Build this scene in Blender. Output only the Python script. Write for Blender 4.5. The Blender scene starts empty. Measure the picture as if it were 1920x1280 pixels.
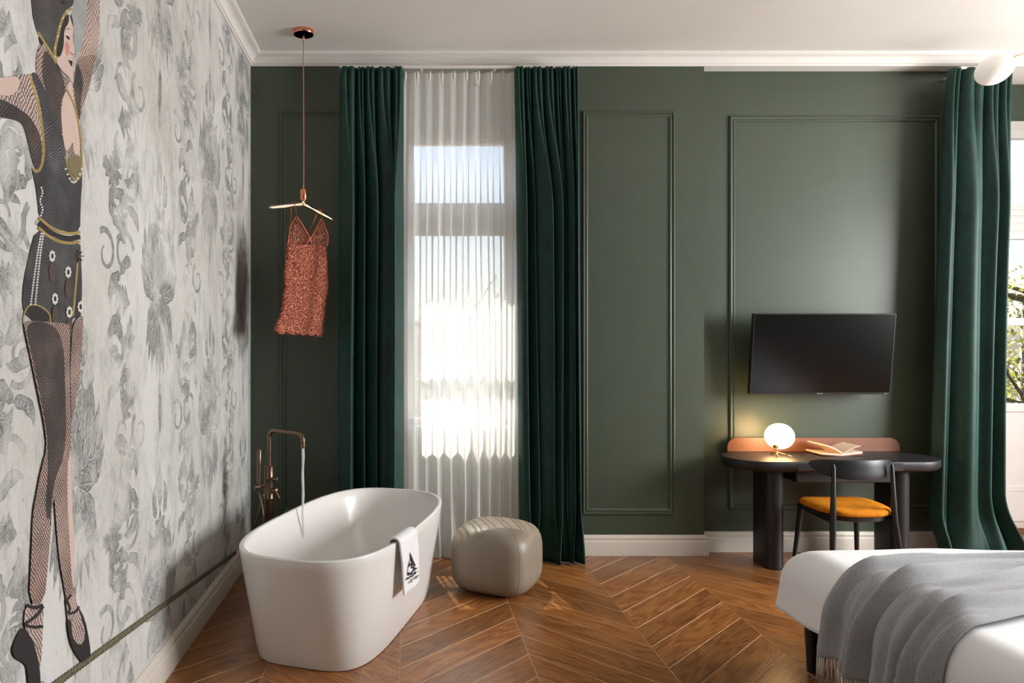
import bpy, math, random
from math import sin, cos, pi, radians, sqrt, atan2, exp
from mathutils import Vector, Matrix

random.seed(7)
SC = bpy.context.scene
COL = SC.collection

# ------------------------------------------------------------------ camera
H = 1.56            # eye height
F = 1360.0          # focal length in pixels of the 1920x1280 frame
CX, CY = 757.0, 640.0
cam = bpy.data.cameras.new('camera')
cam.sensor_width = 36.0
cam.lens = F / 1920.0 * 36.0
cam.shift_x = (960.0 - CX) / 1920.0
cam.clip_start = 0.05
cam.clip_end = 200
camo = bpy.data.objects.new('camera', cam)
COL.objects.link(camo)
camo.location = (0, 0, H)
camo.rotation_euler = (pi / 2, 0, 0)
SC.camera = camo

# ------------------------------------------------------------------ light
SC.view_settings.view_transform = 'Standard'
SC.view_settings.look = 'None'
SC.view_settings.gamma = 1.0
SC.view_settings.use_curve_mapping = False
SC.view_settings.exposure = 0.22

W = bpy.data.worlds.new('sky')
SC.world = W
W.use_nodes = True
wn = W.node_tree.nodes
wl = W.node_tree.links
wn.clear()
sky = wn.new('ShaderNodeTexSky')
sky.sky_type = 'NISHITA'
sky.sun_disc = False
sky.sun_elevation = radians(58)
sky.sun_rotation = radians(-10)
sky.air_density = 1.0
sky.dust_density = 2.5
bg = wn.new('ShaderNodeBackground')
bg.inputs['Strength'].default_value = 0.36
wo = wn.new('ShaderNodeOutputWorld')
wl.new(sky.outputs[0], bg.inputs[0])
wl.new(bg.outputs[0], wo.inputs[0])

SUN_DIR = Vector((0.19, -0.98, -1.80)).normalized()
sun = bpy.data.lights.new('sun', 'SUN')
sun.energy = 62.0
sun.angle = radians(0.6)
sun.color = (1.0, 0.93, 0.82)
suno = bpy.data.objects.new('sun', sun)
COL.objects.link(suno)
suno.rotation_euler = SUN_DIR.to_track_quat('-Z', 'Y').to_euler()
suno.location = (0, 9, 9)


def area(name, loc, look, sx, sy, power, color):
    l = bpy.data.lights.new(name, 'AREA')
    l.shape = 'RECTANGLE'
    l.size, l.size_y = sx, sy
    l.energy = power
    l.color = color
    o = bpy.data.objects.new(name, l)
    COL.objects.link(o)
    o.location = loc
    o.rotation_euler = (Vector(look) - Vector(loc)).to_track_quat('-Z', 'Z').to_euler()
    return o


# daylight coming through the room's other large window, in the right wall
area('daylight_right_window', (6.14, 3.0, 1.95), (0, 3.1, 0.7), 1.8, 2.3, 350, (1.0, 0.985, 0.97))


# ------------------------------------------------------------------ helpers
def lin(c):
    return c / 12.92 if c <= 0.04045 else ((c + 0.055) / 1.055) ** 2.4


def rgb(r, g, b):
    return (lin(r / 255), lin(g / 255), lin(b / 255), 1.0)


ORIGIN = {}


def thing(name, label, cat, loc=(0, 0, 0), group=None):
    o = bpy.data.objects.new(name, None)
    o.empty_display_size = 0.05
    COL.objects.link(o)
    o.location = loc
    o['label'] = label
    o['category'] = cat
    if group:
        o['group'] = group
    ORIGIN[o.name] = Vector(loc)
    return o


def tag(o, label, cat=None, group=None, kind=None):
    o['label'] = label
    if cat:
        o['category'] = cat
    if group:
        o['group'] = group
    if kind:
        o['kind'] = kind
    return o


def struct(o, label=None):
    o['kind'] = 'structure'
    if label:
        o['label'] = label
    return o


class MB:
    """collects vertices (world coordinates) and faces of ONE mesh object"""

    def __init__(self):
        self.v, self.f, self.m = [], [], []

    def add(self, vs, fs, mi=0):
        o = len(self.v)
        self.v += [tuple(p) for p in vs]
        for f in fs:
            self.f.append([i + o for i in f])
            self.m.append(mi)
        return o

    def box(self, x0, x1, y0, y1, z0, z1, mi=0, bev=0.0):
        if bev <= 0:
            vs = [(x, y, z) for z in (z0, z1) for y in (y0, y1) for x in (x0, x1)]
            self.add(vs, [(0, 2, 3, 1), (4, 5, 7, 6), (0, 1, 5, 4), (2, 6, 7, 3), (0, 4, 6, 2), (1, 3, 7, 5)], mi)
        else:
            b = min(bev, (x1 - x0) * .49, (y1 - y0) * .49, (z1 - z0) * .49)
            rings = []
            for z, i in ((z0, b), (z0 + b, 0), (z1 - b, 0), (z1, b)):
                rings.append([(x0 + i + (b if i == 0 else 0) * 1.0, y0 + i, z), (x1 - i - (b if i == 0 else 0), y0 + i, z),
                              (x1 - i, y0 + i + (b if i == 0 else 0), z), (x1 - i, y1 - i - (b if i == 0 else 0), z),
                              (x1 - i - (b if i == 0 else 0), y1 - i, z), (x0 + i + (b if i == 0 else 0), y1 - i, z),
                              (x0 + i, y1 - i - (b if i == 0 else 0), z), (x0 + i, y0 + i + (b if i == 0 else 0), z)])
            self.loft(rings, True, True, mi)

    def loft(self, rings, cap0=False, cap1=False, mi=0, closed=True):
        n = len(rings[0])
        vs = [p for r in rings for p in r]
        fs = []
        for i in range(len(rings) - 1):
            for j in range(n if closed else n - 1):
                k = (j + 1) % n
                fs.append((i * n + j, i * n + k, (i + 1) * n + k, (i + 1) * n + j))
        if cap0:
            fs.append(tuple(reversed(range(n))))
        if cap1:
            fs.append(tuple(range((len(rings) - 1) * n, len(rings) * n)))
        self.add(vs, fs, mi)

    def tube(self, path, rad, seg=12, caps=True, mi=0):
        path = [Vector(p) for p in path]
        n = len(path)
        rr = rad if isinstance(rad, (list, tuple)) else [rad] * n
        t0 = (path[1] - path[0]).normalized()
        up = Vector((0, 0, 1)) if abs(t0.z) < .9 else Vector((1, 0, 0))
        nrm = t0.cross(up).normalized()
        rings = []
        for i in range(n):
            if i == 0:
                t = t0
            elif i == n - 1:
                t = (path[i] - path[i - 1]).normalized()
            else:
                t = ((path[i + 1] - path[i]).normalized() + (path[i] - path[i - 1]).normalized())
                t = t.normalized() if t.length > 1e-6 else (path[i + 1] - path[i]).normalized()
            nrm = (nrm - t * nrm.dot(t))
            nrm.normalize()
            b = t.cross(nrm)
            rings.append([path[i] + (nrm * cos(2 * pi * k / seg) + b * sin(2 * pi * k / seg)) * rr[i] for k in range(seg)])
        self.loft(rings, caps, caps, mi)

    def lathe(self, c, prof, seg=32, axis=Vector((0, 0, 1)), cap0=True, cap1=True, mi=0):
        """prof: list of (radius, distance along axis)"""
        a = Vector(axis).normalized()
        u = a.cross(Vector((0, 1, 0)) if abs(a.y) < .9 else Vector((1, 0, 0))).normalized()
        w = a.cross(u)
        c = Vector(c)
        rings = [[c + a * d + (u * cos(2 * pi * k / seg) + w * sin(2 * pi * k / seg)) * max(r, 1e-4) for k in range(seg)] for r, d in prof]
        self.loft(rings, cap0, cap1, mi)

    def grid(self, fn, nu, nv, mi=0):
        vs = [fn(i / nu, j / nv) for j in range(nv + 1) for i in range(nu + 1)]
        fs = [(j * (nu + 1) + i, j * (nu + 1) + i + 1, (j + 1) * (nu + 1) + i + 1, (j + 1) * (nu + 1) + i) for j in range(nv) for i in range(nu)]
        self.add(vs, fs, mi)

    def build(self, name, mat, parent=None, smooth=False, recalc=True):
        org = ORIGIN.get(parent.name, Vector((0, 0, 0))) if parent else Vector((0, 0, 0))
        me = bpy.data.meshes.new(name)
        me.from_pydata([tuple(Vector(p) - org) for p in self.v], [], self.f)
        for mm in (mat if isinstance(mat, (list, tuple)) else [mat]):
            me.materials.append(mm)
        if any(self.m):
            me.polygons.foreach_set('material_index', self.m)
        if recalc:
            import bmesh
            bm = bmesh.new()
            bm.from_mesh(me)
            bmesh.ops.recalc_face_normals(bm, faces=bm.faces)
            bm.to_mesh(me)
            bm.free()
        me.update()
        o = bpy.data.objects.new(name, me)
        COL.objects.link(o)
        if parent:
            o.parent = parent
        ORIGIN[o.name] = org
        if smooth:
            me.polygons.foreach_set('use_smooth', [True] * len(me.polygons))
            if smooth != 'full':
                try:
                    me.set_sharp_from_angle(angle=radians(smooth if not isinstance(smooth, bool) else 40))
                except Exception:
                    pass
        return o


def sstep(a, b, x):
    t = max(0.0, min(1.0, (x - a) / (b - a)))
    return t * t * (3 - 2 * t)


def lerp(a, b, t):
    return a + (b - a) * t


# ------------------------------------------------------------------ materials
class NT:
    def __init__(self, name):
        self.mat = bpy.data.materials.new(name)
        self.mat.use_nodes = True
        self.t = self.mat.node_tree
        self.t.nodes.clear()
        self.out = self.t.nodes.new('ShaderNodeOutputMaterial')

    def n(self, typ, props=None, **inp):
        nd = self.t.nodes.new(typ)
        for k, v in (props or {}).items():
            setattr(nd, k, v)
        for k, v in inp.items():
            key = k.replace('_', ' ')
            s = nd.inputs[key] if key in nd.inputs else nd.inputs[int(k[1:])]
            self.set(s, v)
        return nd

    def set(self, s, v):
        if isinstance(v, bpy.types.NodeSocket):
            self.t.links.new(v, s)
        else:
            s.default_value = v

    def math(self, op, a, b=0.0, c=None, clamp=False):
        nd = self.t.nodes.new('ShaderNodeMath')
        nd.operation = op
        nd.use_clamp = clamp
        self.set(nd.inputs[0], a)
        self.set(nd.inputs[1], b)
        if c is not None:
            self.set(nd.inputs[2], c)
        return nd.outputs[0]

    def mix(self, f, a, b, blend='MIX'):
        nd = self.t.nodes.new('ShaderNodeMix')
        nd.data_type = 'RGBA'
        nd.blend_type = blend
        self.set(nd.inputs[0], f)
        self.set(nd.inputs[6], a)
        self.set(nd.inputs[7], b)
        return nd.outputs[2]

    def ramp(self, f, stops):
        nd = self.t.nodes.new('ShaderNodeValToRGB')
        e = nd.color_ramp.elements
        while len(e) < len(stops):
            e.new(0.5)
        for i, (p, c) in enumerate(stops):
            e[i].position = p
            e[i].color = c if len(c) == 4 else (*c, 1)
        self.set(nd.inputs[0], f)
        return nd.outputs[0]

    def noise(self, vec, scale, detail=4, rough=.55, dist=0.0):
        nd = self.n('ShaderNodeTexNoise', None, Scale=scale, Detail=detail, Roughness=rough, Distortion=dist)
        if vec is not None:
            self.set(nd.inputs['Vector'], vec)
        return nd.outputs[0]

    def coord(self, which='Object', scale=None, loc=None, rot=None):
        if which == 'Position':
            s = self.t.nodes.new('ShaderNodeNewGeometry').outputs['Position']
        else:
            s = self.t.nodes.new('ShaderNodeTexCoord').outputs[which]
        if scale or loc or rot:
            m = self.t.nodes.new('ShaderNodeMapping')
            self.set(m.inputs[0], s)
            if scale:
                m.inputs['Scale'].default_value = scale
            if loc:
                m.inputs['Location'].default_value = loc
            if rot:
                m.inputs['Rotation'].default_value = rot
            s = m.outputs[0]
        return s

    def bump(self, h, strength=.2, dist=.01):
        return self.n('ShaderNodeBump', None, Strength=strength, Distance=dist, Height=h).outputs[0]

    def pbr(self, **k):
        p = self.t.nodes.new('ShaderNodeBsdfPrincipled')
        for key, v in k.items():
            self.set(p.inputs[key.replace('_', ' ')], v)
        self.t.links.new(p.outputs[0], self.out.inputs[0])
        return p


GREY = lambda v: (v, v, v, 1)


def simple(name, col, rough=.5, metal=0.0, nscale=18, nvar=.08, bump=.0, bscale=60, coat=0.0, sheen=0.0, spec=.5, stretch=None):
    """procedural material: base colour broken up by noise, optional fine bump"""
    t = NT(name)
    co = t.coord('Object', scale=stretch)
    nz = t.noise(co, nscale, 5)
    dk = tuple(c * (1 - nvar) for c in col[:3]) + (1,)
    lt = tuple(min(1, c * (1 + nvar)) for c in col[:3]) + (1,)
    c = t.ramp(nz, [(.3, dk), (.7, lt)])
    kw = dict(Base_Color=c, Roughness=rough, Metallic=metal)
    kw['Specular_IOR_Level'] = spec
    if coat:
        kw['Coat_Weight'] = coat
        kw['Coat_Roughness'] = .15
    if sheen:
        kw['Sheen_Weight'] = sheen
    if bump:
        kw['Normal'] = t.bump(t.noise(co, bscale, 6), bump, .004)
    t.pbr(**kw)
    return t.mat


M = {}
M['green'] = simple('green_satin_paint', rgb(67, 78, 64), .40, nscale=6, nvar=.04, bump=.03, bscale=220)
M['white'] = simple('white_ceiling_paint', rgb(231, 228, 223), .7, nscale=3, nvar=.015)
M['trim'] = simple('off_white_trim_paint', rgb(222, 214, 202), .42, nscale=5, nvar=.02)
M['niche'] = simple('pale_grey_wall_paint', rgb(226, 226, 222), .7, nscale=5, nvar=.03)
M['frame'] = simple('white_window_paint', rgb(226, 222, 218), .38, nscale=8, nvar=.02)
M['door'] = simple('shaded_white_door_paint', rgb(200, 194, 190), .4, nscale=8, nvar=.02)  # white paint greyed, the door's shade is put into its colour
M['porc'] = simple('matte_white_tub', rgb(230, 228, 225), .28, nscale=4, nvar=.01, coat=.25)
M['black_wood'] = simple('black_stained_ash', rgb(27, 27, 29), .45, nscale=9, nvar=.30, bump=.08, bscale=40, stretch=(6, 6, .6))
M['black_metal'] = simple('black_lacquer', rgb(25, 26, 28), .40, nscale=10, nvar=.1)
M['dark_under'] = simple('dark_brown_metal', rgb(38, 30, 24), .3, metal=.8, nscale=10, nvar=.1)
M['copper'] = simple('polished_copper', rgb(226, 150, 118), .24, metal=1.0, nscale=30, nvar=.06)
M['cord'] = simple('copper_textile_cord', rgb(196, 120, 92), .5, metal=.4, nscale=300, nvar=.2)
M['brass'] = simple('aged_brass', rgb(122, 102, 84), .32, metal=1.0, nscale=40, nvar=.18)
M['gold'] = simple('satin_brass', rgb(196, 160, 106), .25, metal=1.0, nscale=30, nvar=.08)
M['leather'] = simple('taupe_leather', rgb(134, 123, 108), .42, nscale=7, nvar=.05, bump=.12, bscale=260)
M['stitch'] = simple('taupe_seam', rgb(140, 128, 113), .6, nscale=40, nvar=.1)
M['tan'] = simple('tan_saddle_leather', rgb(130, 84, 61), .45, nscale=12, nvar=.06, bump=.06, bscale=200)
M['mustard'] = simple('mustard_velvet', rgb(204, 124, 14), .8, nscale=22, nvar=.25, spec=.2, bump=.1, bscale=150)
M['linen'] = simple('white_cotton', rgb(236, 236, 238), .8, nscale=6, nvar=.012, sheen=.2)
M['towel'] = simple('white_terry', rgb(236, 236, 238), .9, nscale=60, nvar=.03, bump=.35, bscale=330, sheen=.3)
M['ink'] = simple('black_embroidery', rgb(34, 34, 36), .8, nscale=50, nvar=.1)
M['ink_grey'] = simple('grey_embroidery', rgb(120, 108, 102), .8, nscale=50, nvar=.1)
M['paper'] = simple('cream_book_paper', rgb(226, 208, 186), .8, nscale=90, nvar=.05)
M['cover'] = simple('dusty_red_book_cloth', rgb(150, 96, 84), .7, nscale=30, nvar=.08)
M['plastic'] = simple('black_tv_plastic', rgb(22, 23, 25), .35, nscale=10, nvar=.1)
M['logo'] = simple('silver_print', rgb(190, 190, 192), .4, nscale=10, nvar=.05)
M['hem'] = simple('white_hem_tape', rgb(225, 222, 215), .8, nscale=50, nvar=.05)
M['stone'] = simple('pale_stone_sill', rgb(182, 172, 160), .5, nscale=20, nvar=.08)
M['wood_dark'] = simple('brown_threshold_wood', rgb(108, 66, 36), .4, nscale=9, nvar=.25, stretch=(.6, 8, 8))
M['bark'] = simple('grey_tree_bark', rgb(116, 104, 94), .9, nscale=12, nvar=.25, bump=.5, bscale=20)
M['fringe'] = simple('natural_cotton_fringe', rgb(216, 206, 196), .9, nscale=80, nvar=.08)
M['rope'] = simple('printed_olive_rope', rgb(104, 97, 76), .8, nscale=60, nvar=.3)


def leaves_mat(name, a, b):
    t = NT(name)
    c = t.ramp(t.noise(t.coord('Position'), 3.5, 4), [(.35, a), (.65, b)])
    p = t.pbr(Base_Color=c, Roughness=.6)
    tr = t.n('ShaderNodeBsdfTranslucent', None, Color=c)
    mx = t.n('ShaderNodeMixShader', None, i0=.35)
    t.t.links.new(p.outputs[0], mx.inputs[1])
    t.t.links.new(tr.outputs[0], mx.inputs[2])
    t.t.links.new(mx.outputs[0], t.out.inputs[0])
    return t.mat


M['leaf'] = leaves_mat('spring_leaves', rgb(92, 100, 34), rgb(140, 132, 66))


def oak_mat():
    t = NT('brown_oak_plank')
    oi = t.n('ShaderNodeObjectInfo')
    rnd = oi.outputs['Random']
    tc = t.coord('Object')
    sep = t.n('ShaderNodeSeparateXYZ', None, Vector=tc)
    off = t.math('MULTIPLY', rnd, 37.0)
    # the board runs along local x; the grain is stretched along it
    def vec(sx, sy, o):
        cmb = t.n('ShaderNodeCombineXYZ', None, X=t.math('MULTIPLY', sep.outputs[0], sx), Y=t.math('MULTIPLY', sep.outputs[1], sy), Z=t.math('ADD', off, o))
        return cmb.outputs[0]
    broad = t.noise(vec(1.1, 6.5, 0), 1.0, 2, .45, .3)
    rings = t.math('FRACT', t.math('MULTIPLY', broad, 11.0))
    rings = t.math('ABSOLUTE', t.math('SUBTRACT', rings, .5))
    rings = t.math('MULTIPLY', rings, 2.0)
    fine = t.noise(vec(6, 95, 3), 1.0, 5, .7)
    pore = t.noise(vec(16, 320, 9), 1.0, 2, .5)
    knot = t.noise(vec(2.2, 4.5, 15), 1.0, 2, .5)
    g = t.math('ADD', t.math('MULTIPLY', rings, .22), t.math('MULTIPLY', fine, .80))
    col = t.ramp(g, [(.22, rgb(92, 52, 22)), (.44, rgb(148, 92, 46)), (.62, rgb(172, 114, 60)), (.84, rgb(198, 140, 82))])
    col = t.mix(t.math('MULTIPLY', t.math('LESS_THAN', pore, .42), .45), col, rgb(66, 38, 20))
    col = t.mix(t.math('MULTIPLY', t.math('SUBTRACT', knot, .56, clamp=True), 2.2, clamp=True), col, rgb(78, 44, 22))
    tone = t.math('ADD', t.math('MULTIPLY', rnd, .42), .68)
    hsv = t.n('ShaderNodeHueSaturation', None, Saturation=1.0, Value=tone, Color=col)
    h = t.math('SUBTRACT', t.math('MULTIPLY', fine, .6), t.math('MULTIPLY', t.math('LESS_THAN', pore, .40), .5))
    t.pbr(Base_Color=hsv.outputs[0], Roughness=t.math('ADD', t.math('MULTIPLY', fine, .16), .24), Normal=t.bump(h, .16, .002), Coat_Weight=.15, Coat_Roughness=.2)
    return t.mat


M['oak'] = oak_mat()
M['oak_base'] = simple('brown_oak_subfloor', rgb(120, 78, 44), .4, nscale=5, nvar=.2, stretch=(1, 9, 1))
M['bevel'] = simple('board_edge_highlight', rgb(206, 172, 138), .35, nscale=30, nvar=.1)  # pale colour paints the highlight along the board bevels


def velvet(name, dark, light):
    t = NT(name)
    co = t.coord('Object')
    a = t.noise(co, 5, 5, .6)
    b = t.noise(t.coord('Object', scale=(1, 1, .35)), 38, 4, .6)
    c = t.ramp(t.math('ADD', t.math('MULTIPLY', a, .6), t.math('MULTIPLY', b, .4)), [(.35, dark), (.68, light)])
    t.pbr(Base_Color=c, Roughness=.62, Sheen_Weight=.8, Sheen_Roughness=.25, Sheen_Tint=rgb(46, 150, 124), Normal=t.bump(t.noise(co, 240, 3), .12, .002))
    return t.mat


M['velvet'] = velvet('bottle_green_velvet', rgb(3, 38, 33), rgb(7, 64, 53))


def sheer_mat():
    t = NT('white_sheer_voile')
    co = t.coord('Object', scale=(1, 1, .25))
    w = t.noise(co, 260, 2)
    d = t.n('ShaderNodeBsdfDiffuse', None, Color=(.94, .94, .92, 1))
    tl = t.n('ShaderNodeBsdfTranslucent', None, Color=(.95, .95, .94, 1))
    tp = t.n('ShaderNodeBsdfTransparent')
    a = t.n('ShaderNodeMixShader', None, i0=.55)
    t.t.links.new(d.outputs[0], a.inputs[1])
    t.t.links.new(tl.outputs[0], a.inputs[2])
    f = t.math('ADD', t.math('MULTIPLY', w, .14), .71)
    b = t.n('ShaderNodeMixShader', None, i0=f)
    t.t.links.new(tp.outputs[0], b.inputs[1])
    t.t.links.new(a.outputs[0], b.inputs[2])
    t.t.links.new(b.outputs[0], t.out.inputs[0])
    return t.mat


M['sheer'] = sheer_mat()


def knit(name, open_):
    t = NT(name)
    co = t.coord('Object')
    v = t.n('ShaderNodeTexVoronoi', {'feature': 'DISTANCE_TO_EDGE'}, Scale=105.0)
    t.set(v.inputs['Vector'], co)
    wires = t.math('LESS_THAN', v.outputs['Distance'], .11 if open_ else .30)
    c = t.ramp(t.noise(co, 110, 3), [(.38, rgb(72, 32, 24)), (.52, rgb(140, 70, 50)), (.68, rgb(214, 140, 112))])
    t.pbr(Base_Color=c, Roughness=.36, Metallic=.65, Alpha=wires, Normal=t.bump(t.noise(co, 240, 2), .8, .004))
    return t.mat


M['knit'] = knit('copper_wire_knit', False)
M['knit_open'] = knit('open_copper_wire_mesh', True)
M['copper_wire'] = simple('copper_wire_edge', rgb(178, 92, 68), .4, metal=.7, nscale=200, nvar=.3)


def glass(name, tint=(1, 1, 1, 1), rough=0.0, thin=True):
    t = NT(name)
    if thin:
        tp = t.n('ShaderNodeBsdfTransparent', None, Color=tint)
        gl = t.n('ShaderNodeBsdfGlossy', None, Roughness=.02)
        fr = t.n('ShaderNodeFresnel', None, IOR=1.45)
        nz = t.noise(t.coord('Object'), 3, 1)
        f = t.math('MULTIPLY', fr.outputs[0], t.math('ADD', t.math('MULTIPLY', nz, .1), .75))
        mx = t.n('ShaderNodeMixShader', None, i0=f)
        t.t.links.new(tp.outputs[0], mx.inputs[1])
        t.t.links.new(gl.outputs[0], mx.inputs[2])
        t.t.links.new(mx.outputs[0], t.out.inputs[0])
    else:
        t.pbr(Base_Color=tint, Roughness=rough, Transmission_Weight=1.0, IOR=1.45)
    return t.mat


M['glass'] = glass('window_glass', (.97, .99, 1, 1))


def bulb_mat():
    t = NT('clear_bulb_glass')
    tp = t.n('ShaderNodeBsdfTransparent', None, Color=(1, .96, .94, 1))
    gl = t.n('ShaderNodeBsdfGlossy', None, Roughness=.06)
    lw = t.n('ShaderNodeLayerWeight', None, Blend=.55)
    nz = t.noise(t.coord('Object', scale=(1, 1, 6)), 40, 2)
    f = t.math('ADD', t.math('MULTIPLY', lw.outputs['Facing'], .75), t.math('MULTIPLY', nz, .15), clamp=True)
    mx = t.n('ShaderNodeMixShader', None, i0=f)
    t.t.links.new(tp.outputs[0], mx.inputs[1])
    t.t.links.new(gl.outputs[0], mx.inputs[2])
    t.t.links.new(mx.outputs[0], t.out.inputs[0])
    return t.mat


M['bulb_glass'] = bulb_mat()
M['water'] = glass('running_water', (.95, .98, 1, 1))


def water_mat():
    t = NT('bath_water_stream')
    tp = t.n('ShaderNodeBsdfTransparent', None, Color=(.95, .97, 1, 1))
    df = t.n('ShaderNodeBsdfPrincipled', None, Base_Color=rgb(238, 242, 246), Roughness=.15)
    nz = t.noise(t.coord('Object', scale=(60, 60, 9)), 1.0, 3)
    mx = t.n('ShaderNodeMixShader', None, i0=t.math('ADD', t.math('MULTIPLY', nz, .5), .42, clamp=True))
    t.t.links.new(tp.outputs[0], mx.inputs[1])
    t.t.links.new(df.outputs[0], mx.inputs[2])
    t.t.links.new(mx.outputs[0], t.out.inputs[0])
    return t.mat


M['water'] = water_mat()


def emis(name, col, strength, var=.04):
    t = NT(name)
    nz = t.noise(t.coord('Object'), 6, 2)
    s = t.math('ADD', t.math('MULTIPLY', nz, strength * var), strength * (1 - var / 2))
    e = t.n('ShaderNodeEmission', None, Color=col, Strength=s)
    t.t.links.new(e.outputs[0], t.out.inputs[0])
    return t.mat


M['globe'] = emis('lit_opal_globe', (1.0, .60, .26, 1), 22.0)
M['filament'] = emis('glowing_filament', (1.0, .56, .30, 1), 7.0)


def opal():
    t = NT('opal_glass_shade')
    nz = t.noise(t.coord('Object'), 3, 2)
    c = t.ramp(nz, [(.3, rgb(240, 236, 228)), (.7, rgb(246, 243, 236))])
    t.pbr(Base_Color=c, Roughness=.25, Emission_Color=(1, .95, .88, 1), Emission_Strength=.22)
    return t.mat


M['opal'] = opal()


def screen_mat():
    t = NT('switched_off_screen')
    c = t.ramp(t.noise(t.coord('Object'), 4, 1), [(.3, GREY(.0015)), (.7, GREY(.0022))])
    t.pbr(Base_Color=c, Roughness=.2)
    return t.mat


M['screen'] = screen_mat()


def throw_mat():
    t = NT('grey_wool_throw')
    co = t.coord('Object')
    sp = t.noise(co, 420, 2, .5)
    wv = t.n('ShaderNodeTexWave', {'wave_type': 'BANDS', 'bands_direction': 'DIAGONAL'}, Scale=130.0, Distortion=2.0)
    t.set(wv.inputs['Vector'], co)
    c = t.ramp(t.math('ADD', t.math('MULTIPLY', sp, .75), t.math('MULTIPLY', wv.outputs[1], .25)), [(.35, rgb(118, 119, 122)), (.62, rgb(182, 183, 186))])
    t.pbr(Base_Color=c, Roughness=.95, Sheen_Weight=.25, Normal=t.bump(t.math('ADD', sp, wv.outputs[1]), .3, .002))
    return t.mat


M['throw'] = throw_mat()


# ---- the wallpaper: weathered plaster ground, worn grey ornament, hatched figure
def wp_vec(t, sy=1.0, sz=1.0):
    p = t.coord('Position')
    s = t.n('ShaderNodeSeparateXYZ', None, Vector=p)
    return s.outputs[1], s.outputs[2]


def plaster_mat():
    t = NT('weathered_grey_wallpaper')
    pos = t.coord('Position')
    big = t.noise(pos, 1.1, 5, .6, .4)
    mid = t.noise(t.coord('Position', scale=(1, 1, .45)), 6.5, 6, .65, .8)
    scr = t.noise(t.coord('Position', scale=(1, 1, .30), rot=(.25, 0, 0)), 26, 7, .72, 1.4)
    c = t.ramp(big, [(.3, rgb(186, 184, 178)), (.5, rgb(206, 205, 201)), (.72, rgb(220, 220, 219))])
    c = t.mix(t.math('MULTIPLY', t.math('SUBTRACT', mid, .48, clamp=True), 2.2, clamp=True), c, rgb(150, 150, 146))
    line = t.math('SUBTRACT', 1.0, t.math('MULTIPLY', t.math('ABSOLUTE', t.math('SUBTRACT', scr, .56)), 60.0), clamp=True)
    line = t.math('MULTIPLY', line, t.math('MULTIPLY', t.math('SUBTRACT', mid, .47, clamp=True), 5.0, clamp=True))
    c = t.mix(t.math('MULTIPLY', line, .75), c, rgb(78, 78, 76))
    spk = t.math('MULTIPLY', t.math('SUBTRACT', t.noise(pos, 55, 4, .7, .5), .66, clamp=True), 14.0, clamp=True)
    c = t.mix(t.math('MULTIPLY', spk, .7), c, rgb(84, 84, 82))
    lite = t.math('SUBTRACT', 1.0, t.math('MULTIPLY', t.math('ABSOLUTE', t.math('SUBTRACT', scr, .47)), 60.0), clamp=True)
    c = t.mix(t.math('MULTIPLY', lite, .5), c, rgb(232, 232, 230))
    t.pbr(Base_Color=c, Roughness=.75)
    return t.mat


M['plaster'] = plaster_mat()


def damask_mat():
    """flat printed leaves: attribute 'ring' is 0 inside, 1 on the dark outline, 2 on the pale rim"""
    t = NT('worn_damask_print')
    at = lambda k: t.n('ShaderNodeAttribute', {'attribute_name': k}).outputs['Fac']
    ring, lu, lv = at('ring'), at('lu'), at('lv')
    pos = t.coord('Position')
    big = t.noise(pos, 1.1, 5, .6, .4)
    base = t.ramp(big, [(.3, rgb(186, 184, 178)), (.5, rgb(206, 205, 201)), (.72, rgb(220, 220, 219))])
    mid = t.noise(pos, 4.5, 5, .65, .6)
    scr = t.noise(t.coord('Position', scale=(1, 1, .5), rot=(.3, 0, 0)), 60, 6, .75, 1.0)
    vein = t.math('FRACT', t.math('ADD', t.math('MULTIPLY', t.math('ABSOLUTE', lv), 1.6), t.math('ADD', t.math('MULTIPLY', lu, 7.0), t.math('MULTIPLY', scr, 1.2))))
    vein = t.math('LESS_THAN', vein, .30)
    ink = t.ramp(scr, [(.36, rgb(88, 89, 88)), (.47, rgb(146, 147, 145)), (.58, rgb(172, 172, 169)), (.74, rgb(200, 200, 197))])
    ink = t.mix(t.math('MULTIPLY', vein, .5), ink, rgb(92, 93, 91))
    wear = t.math('MULTIPLY', t.math('SUBTRACT', mid, .37, clamp=True), 5.0, clamp=True)
    inside = t.mix(wear, base, ink)
    dark = t.mix(t.math('ADD', t.math('MULTIPLY', wear, .75), .15), base, rgb(64, 65, 64))
    f1 = t.math('SUBTRACT', 1.0, t.math('MULTIPLY', t.math('ABSOLUTE', t.math('SUBTRACT', ring, 1.1)), 1.5), clamp=True)
    spk = t.math('MULTIPLY', t.math('SUBTRACT', scr, .36, clamp=True), 6.0, clamp=True)
    c = t.mix(t.math('MULTIPLY', f1, spk), inside, dark)
    f2 = t.math('MULTIPLY', t.math('SUBTRACT', ring, 1.3, clamp=True), 1.6, clamp=True)
    c = t.mix(f2, c, rgb(224, 224, 222))
    t.pbr(Base_Color=c, Roughness=.75)
    return t.mat


M['damask'] = damask_mat()


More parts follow.
